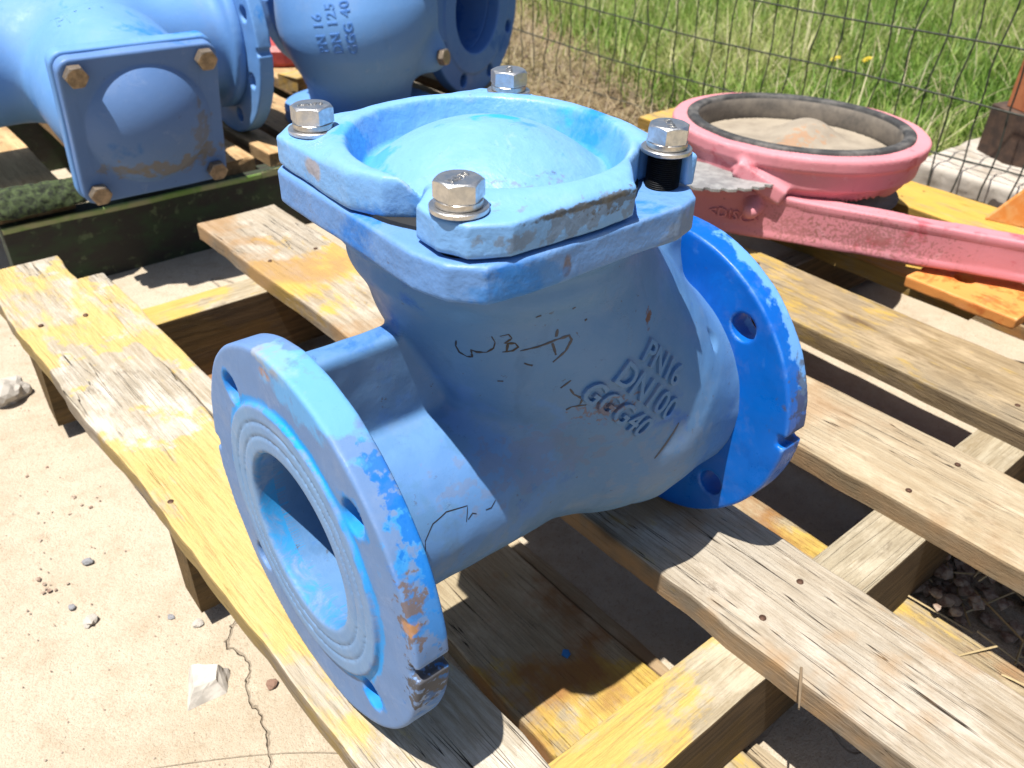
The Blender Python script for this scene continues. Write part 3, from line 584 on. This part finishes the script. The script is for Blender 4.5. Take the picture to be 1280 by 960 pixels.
sdf_obj('body_ring', sd_ring, (-.225, -.175, -.004), (.175, .175, .126), .0028, m_pink, bf, (0, 0, 0))
lv, lf = lathe([(.1475, .112), (.1475, .1225), (.1455, .124), (.134, .1235), (.1325, .122), (.1318, .110), (.1318, .04), (.1475, .04)], 96)
link('rubber_liner', pymesh('rubber_liner', lv, lf), m_liner, bf)
def sd_disc(P):
    r = np.hypot(P[:, 0], P[:, 1]); d = np.maximum(r-.1305, np.abs(P[:, 2]-.088)-.004)
    hub = capsule(P, (-.095, -.030, .076), (.045, .010, .070), .003, .046); d = smin(d, hub, .022); return smax(d, r-.1312, .002)
V, Q = snet(sd_disc, (-.135, -.135, .05), (.135, .135, .125), .003)
dd = NT('dusty_disc'); dn = dd.noise(22, 6, .65); dm_ = dd.spot((-.02, -.01, .09), .032, (1.5, .7, 1), 1.1, 90)
cc = dd.mix(dd.rng(dn, .4, .62), (.40, .34, .26), (.30, .25, .19)); cc = dd.mix(dd.math('MULTIPLY', dm_, .5), cc, (.42, .19, .07)); cc = dd.mix(dd.math('MULTIPLY', dd.spot((-.02, -.085, .08), .012, (1, 1, 1), .9, 160), .7), cc, (.35, .15, .07))
link('disc', fastmesh('disc', V, Q), dd.fin(cc, .6, 0, dd.bump(dn, .2, .002)), bf)
for o_ in bf.children: o_.scale = (.965, .965, .965)
# lever: web with turned top and bottom edges
la, lb = Vector((.560, .315)), Vector((.880, -.314)); ld = lb-la
lever = empty('lever_arm', (la.x, la.y, -.094), (0, rad(.4), math.atan2(ld.y, ld.x))); tag(lever, 'pink channel section lever arm lying across the planks in front of the pink ring', 'lever')
def sd_arm(P):
    x, y, z = P.T; top = np.interp(x, [0, .05, .1, .16, .7], [.052, .054, .060, .057, .055]); bot = np.interp(x, [0, .15, .45, .7], [.002, .006, .013, .014])
    web = np.maximum(np.abs(y+.0035)-.0035, np.maximum(bot-z, z-top))
    tf = np.maximum(np.abs(y-.006)-.013, np.abs(z-top+.003)-.003); b_ = np.maximum(np.abs(y-.006)-.013, np.abs(z-bot-.003)-.003)
    bk = np.maximum(np.maximum(np.abs(y-.038)-.004, np.abs(z-.032)-.014), .20-x); cn = np.maximum(np.maximum(np.abs(y-.02)-.02, np.abs(z-.040)-.003), np.maximum(.20-x, x-.28))
    d = smin(smin(web, tf, .004), b_, .004); d = smin(np.minimum(d, bk), cn, .004); d = np.maximum(d, np.maximum(-x, x-.70))
    return d+mix_n(P, 50)*.0006
V, Q = snet(sd_arm, (-.004, -.012, -.006), (.704, .048, .068), .0026)
arm = link('channel', fastmesh('channel', V, Q), m_arm, lever)
label_on(lever, arm, [('<DISC>', 1, 0)], .017, (.050, -.008, .022), (1, 0, -.03), (0, 0, 1), m_arm, dep=.0022)
npx = []
for i in range(66):
    a = rad(170+i*1.6); rr = .118-(.005 if i % 6 in (0, 1) else 0); npx.append((rr*math.cos(a), rr*math.sin(a)))
npv = [(0, .005), (-.06, .045)]; prof = npx
vv = [(x, y, z) for z in (0, .003) for x, y in [(-.02, .02)]+prof]; n_ = len(prof)+1
ff = [tuple(range(n_))[::-1], tuple(range(n_, 2*n_))]+[(i, (i+1) % n_, n_+(i+1) % n_, n_+i) for i in range(n_)]
notch = link('notch_plate', pymesh('notch_plate', vv, ff), simple('grey_galvanised_plate', (.33, .34, .33), .5, .3, .35, 60, .3, (.20, .20, .20)), None, False, (.602, .320, -.024), (0, rad(2), rad(8)))
tag(notch, 'grey serrated notch plate lying between the pink ring and the lever arm', 'plate')

# ------------------------------------------------------------------ orange steel bracket
m_or = paint('chipped_orange_paint', (.78, .30, .07), (.62, .13, .02), .3, (.80, .50, .22), .4, .55, edge=True, dirt=.6, seed=4, nsc=20)
br = empty('steel_bracket', (.727, -.011, -.11)); tag(br, 'chipped orange steel bracket with a bolt hole at the right edge under the lever arm', 'bracket')
def sd_bp(P): d = rbox(P, (-.012, .0, .0072), (.046, .062, .0070), .002); d = smax(d, -(np.hypot((P[:, 0]+.010), (P[:, 1]-.018))-.0115), .001); return d+mix_n(P, 90)*.0006
sdf_obj('base_plate', sd_bp, (-.065, -.07, -.003), (.045, .07, .018), .0018, m_or, br, (0, 0, 0))
def prism(name, pts, d, mat, parent=None, loc=None):
    d = Vector(d); n = len(pts); v = [Vector(p) for p in pts]; v += [p+d for p in v]; f = [tuple(range(n)), tuple(range(n, 2*n))[::-1]]+[(i, n+i, n+(i+1) % n, (i+1) % n) for i in range(n)]
    me = pymesh(name, v, f); o = link(name, me, mat, parent, False, loc); b = o.modifiers.new('bevel', 'BEVEL'); b.width = .0012; b.segments = 2; return o
prism('gusset', [(.220, .098, 0), (.270, -.05, 0), (.250, .01, .14)], (.010, .004, 0), m_or, br)
prism('foot_plate', [(.150, .06, -.0), (.30, .0, 0), (.30, -.2, 0), (.15, -.2, 0)], (0, 0, .006), m_or, br)
prism('side_rail', [(.035, -.07, .0), (.035, -.07, .014), (.050, -.30, .014), (.050, -.30, 0)], (.05, 0, 0), m_or, br)
bolt(br, (.055, -.10, .014), (0, 0, 0), .009, .009, m_or, False)

# ------------------------------------------------------------------ ground
t = NT('dusty_concrete'); co = t.co
a = t.noise(3.5, 7, .65); b = t.noise(45, 7, .7); c3 = t.noise(260, 4, .7); v = t.n.new('ShaderNodeTexVoronoi'); t.L(co, v.inputs['Vector']); v.inputs['Scale'].default_value = 190
col = t.mix(t.rng(a, .38, .66), (.60, .515, .40), (.52, .435, .325)); col = t.mix(t.rng(b, .5, .72, 0, .5), col, (.42, .31, .205)); col = t.mix(t.rng(b, .46, .34, 0, .5), col, (.66, .56, .43))
col = t.mix(t.rng(c3, .58, .72, 0, .6), col, (.30, .215, .14)); c4 = t.noise(700, 2, .6); col = t.mix(t.rng(c4, .56, .7, 0, .5), col, (.36, .27, .18)); col = t.mix(t.rng(c3, .36, .28, 0, .5), col, (.70, .63, .53))
wh = t.math('MULTIPLY', t.rng(t.noise(13, 6, .7), .66, .72), t.rng(b, .42, .55)); col = t.mix(t.math('MULTIPLY', wh, .6), col, (.72, .68, .62))
sx, sy, sz = t.sep(); wy = t.math('ADD', t.math('MULTIPLY', t.math('SUBTRACT', t.noise(18, 4, .55), .5), .05), -.115)
wx2 = t.math('ADD', wy, t.math('MULTIPLY', t.math('SUBTRACT', sy, .13), .18))
crk = t.math('MULTIPLY', t.rng(t.math('ABSOLUTE', t.math('SUBTRACT', sx, wx2)), .0012, .0003), t.math('MULTIPLY', t.rng(sy, .21, .20), t.rng(sy, .02, .04)))
ck2 = t.noise(1.1, 2, .5, t.map(None, (2.1, 1.2, 1), (5.3, 2.2, 0)), .4); ck2 = t.math('MULTIPLY', t.rng(t.math('ABSOLUTE', t.math('SUBTRACT', ck2, .5)), .0012, .0004), .6)
crk = t.math('MAXIMUM', crk, ck2); col = t.mix(t.math('MULTIPLY', crk, t.rng(b, .35, .6, .15, .6)), col, (.16, .11, .07))
hh = t.math('ADD', t.math('MULTIPLY', b, 1.2), t.math('SUBTRACT', t.math('MULTIPLY', c3, .7), t.math('MULTIPLY', crk, 2)))
m_conc = t.fin(col, .95, 0, t.bump(t.math('ADD', hh, t.math('MULTIPLY', c4, .35)), .8, .004), .1)
t = NT('dry_soil'); a = t.noise(5, 7, .7); b = t.noise(40, 7, .7)
col = t.mix(t.rng(a, .4, .62), (.26, .19, .12), (.36, .30, .22)); col = t.mix(t.rng(b, .45, .7), col, (.13, .09, .055))
gsx, gsy, gsz = t.sep(); gm = t.rng(t.math('ADD', t.math('SUBTRACT', gsx, t.math('MULTIPLY', gsy, .48)), t.math('MULTIPLY', a, .6)), 1.4, 1.7); col = t.mix(gm, col, t.mix(t.rng(b, .4, .6), (.07, .11, .025), (.12, .13, .04)))
m_soil = t.fin(col, .95, 0, t.bump(t.math('ADD', a, b), .8, .01), .1)
def grid(name, xs, ys, zf, mat):
    X, Y = np.meshgrid(xs, ys, indexing='ij'); Z = zf(X, Y); V = np.stack([X, Y, Z], -1).reshape(-1, 3); nx, ny = len(xs), len(ys); i = np.arange((nx-1)*(ny-1)); r, c = i//(ny-1), i % (ny-1); k = r*ny+c
    return tag(link(name, fastmesh(name, V, np.stack([k, k+ny, k+ny+1, k+1], 1)), mat), None, kind='structure')
def fz(X, Y, s, sd=0): P = np.stack([X.ravel(), Y.ravel(), 0*X.ravel()], 1); return mix_n(P, s, sd).reshape(X.shape)
edge = lambda Y: .98+.03*np.sin(Y*9)
slab_x = np.concatenate([np.linspace(-4, -.6, 12), np.linspace(-.55, 1.02, 90)])
grid('concrete_ground', slab_x, np.concatenate([np.linspace(-3, -.5, 12), np.linspace(-.45, 1.3, 90), np.linspace(1.4, 8, 20)]), lambda X, Y: G+fz(X, Y, 9)*.0012+fz(X, Y, 34, 2)*.0005-np.maximum(X-.97, 0)*.8, m_conc)
gx_ = np.concatenate([-np.geomspace(90, 4.5, 14), np.linspace(-4, .8, 8), np.linspace(.88, 3.2, 120), np.geomspace(3.4, 150, 40)]); gy_ = np.concatenate([-np.geomspace(150, 2, 20), np.linspace(-1.5, 3, 160), np.geomspace(3.2, 150, 30)])
grid('ground', gx_, gy_, lambda X, Y: G-.012+fz(X, Y, 7)*.006+fz(X, Y, 31, 3)*.004+fz(X, Y, 90, 5)*.002+.05*np.clip(X-1.5, 0, 3)-.03*(X < .9), m_soil)
gz = lambda x, y: G-.012+.05*np.clip(x-1.5, 0, 3)
# grass
rng = np.random.default_rng(7)
def blades(name, n, fx, h0, h1, w, lean, cols, mat, label, seg=3):
    x, y = fx(n); n = len(x); z = gz(x, y); h = rng.uniform(h0, h1, n)*rng.uniform(.6, 1, n); a = rng.uniform(0, 2*np.pi, n); ln = rng.uniform(*lean, n); wd = w*rng.uniform(.6, 1.3, n)
    dx, dy = np.cos(a), np.sin(a); px, py = -dy, dx; V = np.empty((n, 7, 3))
    for k, u in enumerate((0, .4, .75)):
        cx, cy, cz = x+dx*h*ln*u**1.8, y+dy*h*ln*u**1.8, z+h*(u-.25*ln*u**2)*(1-.35*ln)
        for s, j in ((-1, 0), (1, 1)): ww = wd*(1, .85, .55)[k]*.5*s; V[:, 2*k+j] = np.stack([cx+px*ww, cy+py*ww, cz], 1)
    V[:, 6] = np.stack([x+dx*h*ln, y+dy*h*ln, z+h*(1-.25*ln)*(1-.35*ln)], 1)
    T = np.array([[0, 1, 3], [0, 3, 2], [2, 3, 5], [2, 5, 4], [4, 5, 6]]); F = (np.arange(n)[:, None, None]*7+T).reshape(-1, 3)
    me = fastmesh(name, V.reshape(-1, 3), F); at = me.color_attributes.new('tint', 'FLOAT_COLOR', 'POINT')
    cl = np.array(cols); pch = (np.sin(x*5.1+2*np.sin(y*3.3))+np.sin(y*6.3+1.5*np.sin(x*4.1)))*.25+.5; ci = np.clip((pch*.55+rng.random(n)*.55)*len(cl), 0, len(cl)-1.001); i0 = ci.astype(int); fr2 = (ci-i0)[:, None]
    c = cl[i0]*(1-fr2)+cl[np.minimum(i0+1, len(cl)-1)]*fr2; c = c*rng.uniform(.75, 1.25, (n, 1)); c4 = np.ones((n, 7, 4)); c4[:, :, :3] = c[:, None, :]; at.data.foreach_set('color', c4.astype(np.float32).ravel())
    return tag(link(name, me, mat, None, True), label, 'grass', kind='stuff')
t = NT('grass_blades'); at = t.n.new('ShaderNodeAttribute'); at.attribute_name = 'tint'; t.fin(at.outputs['Color'], .5, 0, None, .3)
tr = t.n.new('ShaderNodeBsdfTranslucent'); t.L(at.outputs['Color'], tr.inputs[0]); mx = t.n.new('ShaderNodeMixShader'); mx.inputs[0].default_value = .35; t.L(t.b.outputs[0], mx.inputs[1]); t.L(tr.outputs[0], mx.inputs[2]); t.L(mx.outputs[0], t.n['Material Output'].inputs[0]); m_grass = t.m
def area(x0, x1, y0, y1, cond, pw=1.):
    def f(n):
        x = x0+(x1-x0)*rng.random(n)**pw; y = rng.uniform(y0, y1, n); k = cond(x, y)+rng.normal(0, .07, n) > 0
        kb = ~((x > 1.22) & (x < 1.56) & (y < .36) & (y > -.5)); k &= kb; return x[k], y[k]
    return f
gline = lambda x, y: x-(1.29+.47*np.maximum(y-.78, 0)-.25*np.minimum(np.maximum(.85-y, 0), .3))
blades('grass', 150000, area(1.25, 3.4, -.6, 3.0, gline, 1.2), .05, .155, .0044, (.1, 1.1), [(.07, .15, .02), (.13, .25, .035), (.20, .33, .055), (.30, .40, .09), (.44, .46, .18)], m_grass, 'tall bright green grass growing behind the wire fence')
blades('grass', 60000, area(3.0, 6.5, -.6, 6.0, lambda x, y: x-2), .10, .28, .009, (.1, .9), [(.09, .17, .03), (.16, .26, .045), (.22, .31, .06), (.34, .38, .12)], m_grass, 'far grass in a paler band at the top of the photo')
blades('dry_stalks', 3500, area(1.3, 3.4, -.6, 3.0, gline, 1.2), .14, .26, .0030, (.3, 1.1), [(.42, .36, .18), (.60, .54, .34)], m_grass, 'pale dry stalks standing among the green grass')
blades('dry_grass', 16000, area(1.12, 2.3, .45, 2.7, lambda x, y: -gline(x, y)-.02+(x > 1.2)*.0), .03, .13, .0032, (.5, 1.6), [(.20, .14, .07), (.38, .29, .16), (.52, .43, .27), (.30, .26, .10)], m_grass, 'dry straw coloured grass along the foot of the fence')
m_yel = simple('yellow_petals', (.85, .62, .02), .5, 0, .1)
for (x, y, z), lb in zip([(1.62, .745, -.115), (1.68, .70, -.115)], ['yellow dandelion in the green grass, the left one of the two', 'yellow dandelion in the green grass, the right one of the two']):
    fl = empty('dandelion', (x, y, gz(x, y))); tag(fl, lb, 'flower', 'dandelions in the grass'); v, f = [(0, 0, .004)], []
    for i in range(40):
        an = i*2.4; rr = .004+.009*(i/40); v += [(rr*.3*math.cos(an-.3), rr*.3*math.sin(an-.3), .002), (rr*math.cos(an-.12), rr*math.sin(an-.12), .005-.003*i/40), (rr*1.05*math.cos(an), rr*1.05*math.sin(an), .005-.004*i/40), (rr*math.cos(an+.12), rr*math.sin(an+.12), .005-.003*i/40)]; k = 1+4*i; f.append((k, k+1, k+2, k+3))
    hgt = z-gz(x, y); link('petals', pymesh('petals', v, f), m_yel, fl, False, (0, 0, hgt), (rad(-15), rad(-20), 0)); sv_, sf_ = lathe([(.0012, 0), (.001, hgt)], 8); link('stem', pymesh('stem', sv_, sf_), simple('flower_stem', (.10, .18, .04)), fl)
# ------------------------------------------------------------------ wire fence
m_wire = simple('dark_fence_wire', (.05, .055, .045), .6, .4, .3, 200)
fence = empty('wire_fence', (1.245, .6, G)); tag(fence, 'dark welded wire mesh fence between the concrete yard and the grass', 'fence')
def wire(name, pts, r):
    v, f = [], []; n = 6
    for i, p in enumerate(pts):
        p = Vector(p); d = (Vector(pts[min(i+1, len(pts)-1)])-Vector(pts[max(i-1, 0)])).normalized(); s = d.orthogonal().normalized() if i == 0 else s0; s = (s-d*s.dot(d)).normalized(); s0 = s; t_ = d.cross(s)
        for k in range(n): a = 2*math.pi*k/n; v.append(p+(s*math.cos(a)+t_*math.sin(a))*r)
    for i in range(len(pts)-1):
        for k in range(n): q = (k+1) % n; f.append((i*n+k, i*n+q, (i+1)*n+q, (i+1)*n+k))
    return link(name, pymesh(name, v, f), m_wire, fence, True)
rw = random.Random(3)
for k, z in enumerate((-.222, -.134, -.043, .046, .135, .225, .315)):
    pts = [(rw.uniform(-.002, .002)+.004*math.sin(y*5+k), y-.6, z-G+.003*math.sin(y*8+k*2)) for y in np.arange(-.6, 2.3, .045)]
    w = wire('horizontal_wire', pts, .0017)
y = -.58; i = 0
while y < 2.25:
    ph = rw.uniform(0, 6); bad = .008 if y > .9 else .003
    pts = [(.003+.004*math.sin(z*30+ph), y-.6+bad*math.sin(z*22+ph)+bad*.5*math.sin(z*51+ph*2)+rw.uniform(-.001, .001), z) for z in np.arange(.0, .56, .03)]
    wire('vertical_wire', pts, .0014); y += .0465; i += 1
# ------------------------------------------------------------------ kerb, post
m_kerb = simple('worn_concrete_kerb', (.52, .47, .41), .9, 0, .3, 22, .9, (.34, .29, .23), (.45, .7), .2)
kv, kq = snet(lambda P: rbox(P, (.12, -.45, .03), (.125, .80, .036), .010)+mix_n(P, 70)*.0025+mix_n(P, 230, 3)*.0012, (-.02, -.6, -.01), (.26, .37, .08), .007)
kerb = tag(link('concrete_kerb', fastmesh('concrete_kerb', kv, kq), m_kerb, None, True, (1.275, -.005, G)), 'crumbling pale concrete kerb behind the fence at the right edge', 'kerb')
m_post = simple('rusty_orange_post_paint', (.58, .20, .09), .55, 0, .3, 25, .3, (.44, .13, .05))
m_pbase = simple('dark_rusted_base', (.10, .055, .035), .85, 0, .5, 50, .8, (.05, .03, .022))
post = empty('steel_post', (1.47, .22, -.165)); tag(post, 'faded orange steel post on a dark rusted base at the upper right corner', 'post')
prism('base', [(-.09, .02, 0), (-.05, .085, 0), (.10, .06, 0), (.10, -.2, 0), (-.09, -.2, 0)], (0, 0, .085), m_pbase, post)
prism('column', [(-.075, .005, .0855), (-.045, .062, .0855), (.09, .045, .0855), (.09, -.18, .0855), (-.075, -.18, .0855)], (0, 0, .7), m_post, post)
# ------------------------------------------------------------------ stones
def stone_mesh(sd, sharp=.5, sub=2):
    import bmesh
    bm = bmesh.new(); bmesh.ops.create_icosphere(bm, subdivisions=sub, radius=1)
    for q in bm.verts:
        p = q.co.copy(); nn = noise.noise(p*1.3+Vector((sd*7, 0, 0)))*sharp+noise.noise(p*3+Vector((0, sd*5, 0)))*.18; q.co = p*(1+nn)
    me = bpy.data.meshes.new('stone'); bm.to_mesh(me); bm.free(); return me
ms = [simple('pale_stone', (.66, .61, .54), .9, 0, .3, 60, .6), simple('grey_stone', (.36, .36, .38), .8, 0, .4, 60, .5), simple('reddish_stone', (.34, .20, .14), .9, 0, .4, 60, .5)]
def stone(x, y, s, mi, sd, lb, sq=(1, 1, .6), rz=0, sub=2, z=G, cat='stone', grp=None, sharp=.5):
    o = link('stone', stone_mesh(sd, sharp, sub), ms[mi], None, False, (x, y, z+s*sq[2]*.55), (0, 0, rz)); o.scale = (s*sq[0], s*sq[1], s*sq[2]); return tag(o, lb, cat, grp)
wv = [(-.019, .012, 0), (.012, .021, 0), (.020, .002, 0), (.001, -.020, 0), (-.012, .009, .013), (.008, .013, .015), (.012, .003, .012), (.001, -.008, .012), (-.006, -.006, 0)]
import bmesh as _b
bm = _b.new(); [bm.verts.new(p) for p in wv]; _b.ops.convex_hull(bm, input=bm.verts); _b.ops.subdivide_edges(bm, edges=bm.edges, cuts=3, use_grid_fill=True)
for q in bm.verts: q.co *= 1+.07*noise.noise(q.co*160)
me = bpy.data.meshes.new('stone'); bm.to_mesh(me); bm.free()
tag(link('stone', me, ms[0], None, False, (-.147, .128, G), (0, 0, rad(-55))), 'white angular stone chip on the concrete by the crack', 'stone')
stone(-.168, .618, .022, 0, 3, 'knobbly pale rock on the concrete at the left edge', (1.1, 1, .75), .4, 3, sharp=.35)
for i, (px, py, s, mi, lb) in enumerate([(-.1255, .188, .0045, 0, 'small white pebble tucked under the plank edge by the middle stringer end'), (-.1925, .244, .0055, 0, 'whitish pebble left of the white stone chip'), (-.140, .208, .0028, 1, 'tiny blue grey pebble near the middle stringer end'),
        (-.174, .312, .0045, 1, 'grey pebble above the whitish pebble on open concrete'), (-.104, .098, .0045, 2, 'brown crumb of stone beside the plank near the crack'), (-.20, .268, .003, 1, 'dark grey pebble at the left edge below the gravel patch')]):
    stone(px, py, s, mi, i+5, lb, (1.1, .9, .6), i)
def crumbs(name, pts, label):
    me0 = [stone_mesh(40+i, .5, 1) for i in range(4)]; V, F = [], []; r = random.Random(9)
    for x, y, s, z in pts:
        m = r.choice(me0); a = r.uniform(0, 6); k = len(V); V += [(x+s*(q.co.x*math.cos(a)-q.co.y*math.sin(a)), y+s*(q.co.x*math.sin(a)+q.co.y*math.cos(a)), z+s*.5*q.co.z+s*.2) for q in m.vertices]; F += [tuple(b+k for b in p.vertices) for p in m.polygons]
    return tag(link(name, pymesh(name, V, F), simple(name+'_mix', (.46, .38, .30), .9, 0, .5, 150, .5, (.24, .15, .11)), None, False), label, 'gravel', kind='stuff')
r = random.Random(5)
P_ = [(r.gauss(-.178, .018), r.gauss(.40, .03), r.uniform(.0006, .0022), G) for _ in range(14)]+[(r.uniform(-.3, -.13), r.uniform(.0, .9), r.uniform(.0004, .0011), G) for _ in range(260)]+[(r.gauss(-.21, .012), r.gauss(.30, .02), r.uniform(.0008, .0028), G) for _ in range(8)]
crumbs('grit', P_, 'loose grit and tiny crumbs scattered on the concrete left of the pallet')
crumbs('gravel', [(x, y, r.uniform(.004, .014), gz(x, y)) for x, y in ((r.uniform(.98, 1.6), r.uniform(.4, 2.2)) for _ in range(420))], 'brown gravel and soil crumbs between the slab and the fence')
crumbs('rubble', [(r.gauss(.405, .03), r.gauss(-.20, .05), r.uniform(.003, .009), G+abs(r.gauss(0, .012))) for _ in range(160)], 'brown soil clods and chips heaped on the ground between planks at the right')
stv = []; stf = []
for i in range(26):
    x, y = r.gauss(.40, .035), r.gauss(-.20, .05); a = r.uniform(0, 6); L = r.uniform(.03, .07); z0 = G+r.uniform(.005, .03); k = len(stv); d = Vector((math.cos(a), math.sin(a), r.uniform(-.2, .3)))*L; p = Vector((x, y, z0)); s = Vector((-math.sin(a), math.cos(a), 0))*.0009
    stv += [p-s, p+s, p+d+s, p+d-s, p+Vector((0, 0, .001)), p+d+Vector((0, 0, .001))]; stf += [(k, k+3, k+5, k+4), (k+4, k+5, k+2, k+1)]
tag(link('straw', pymesh('straw', stv, stf), simple('straw', (.55, .42, .22), .7), None, False), 'dry straw stalks caught in the soil between the planks', 'straw', kind='stuff')
# splinter sticking out of the bleached plank, paint flake
tg = link('twig', pymesh('twig', *lathe([(.0008, 0), (.0011, .01), (.0006, .036)], 8)), simple('twig_bark', (.24, .17, .10), .8), None, False, (.1300, -.182, -.1085), (rad(80), 0, rad(-60))); tag(tg, 'thin twig lying across the near edge of the bleached plank', 'twig')
fk = link('paint_flake', pymesh('paint_flake', [(-.004, -.002, 0), (0, -.0035, .0004), (.004, -.001, 0), (.003, .003, .0003), (-.002, .003, 0), (-.004, -.002, .0008), (0, -.0035, .0012), (.004, -.001, .0008), (.003, .003, .0011), (-.002, .003, .0008)], [(4, 3, 2, 1, 0), (5, 6, 7, 8, 9)]+[(i, (i+1) % 5, 5+(i+1) % 5, 5+i) for i in range(5)]), simple('blue_flake', (.02, .22, .62), .5), None, False, (.0805, -.030, -.2108), (0, 0, .6)); tag(fk, 'small blue paint flake on the lower board under the valve', 'flake')
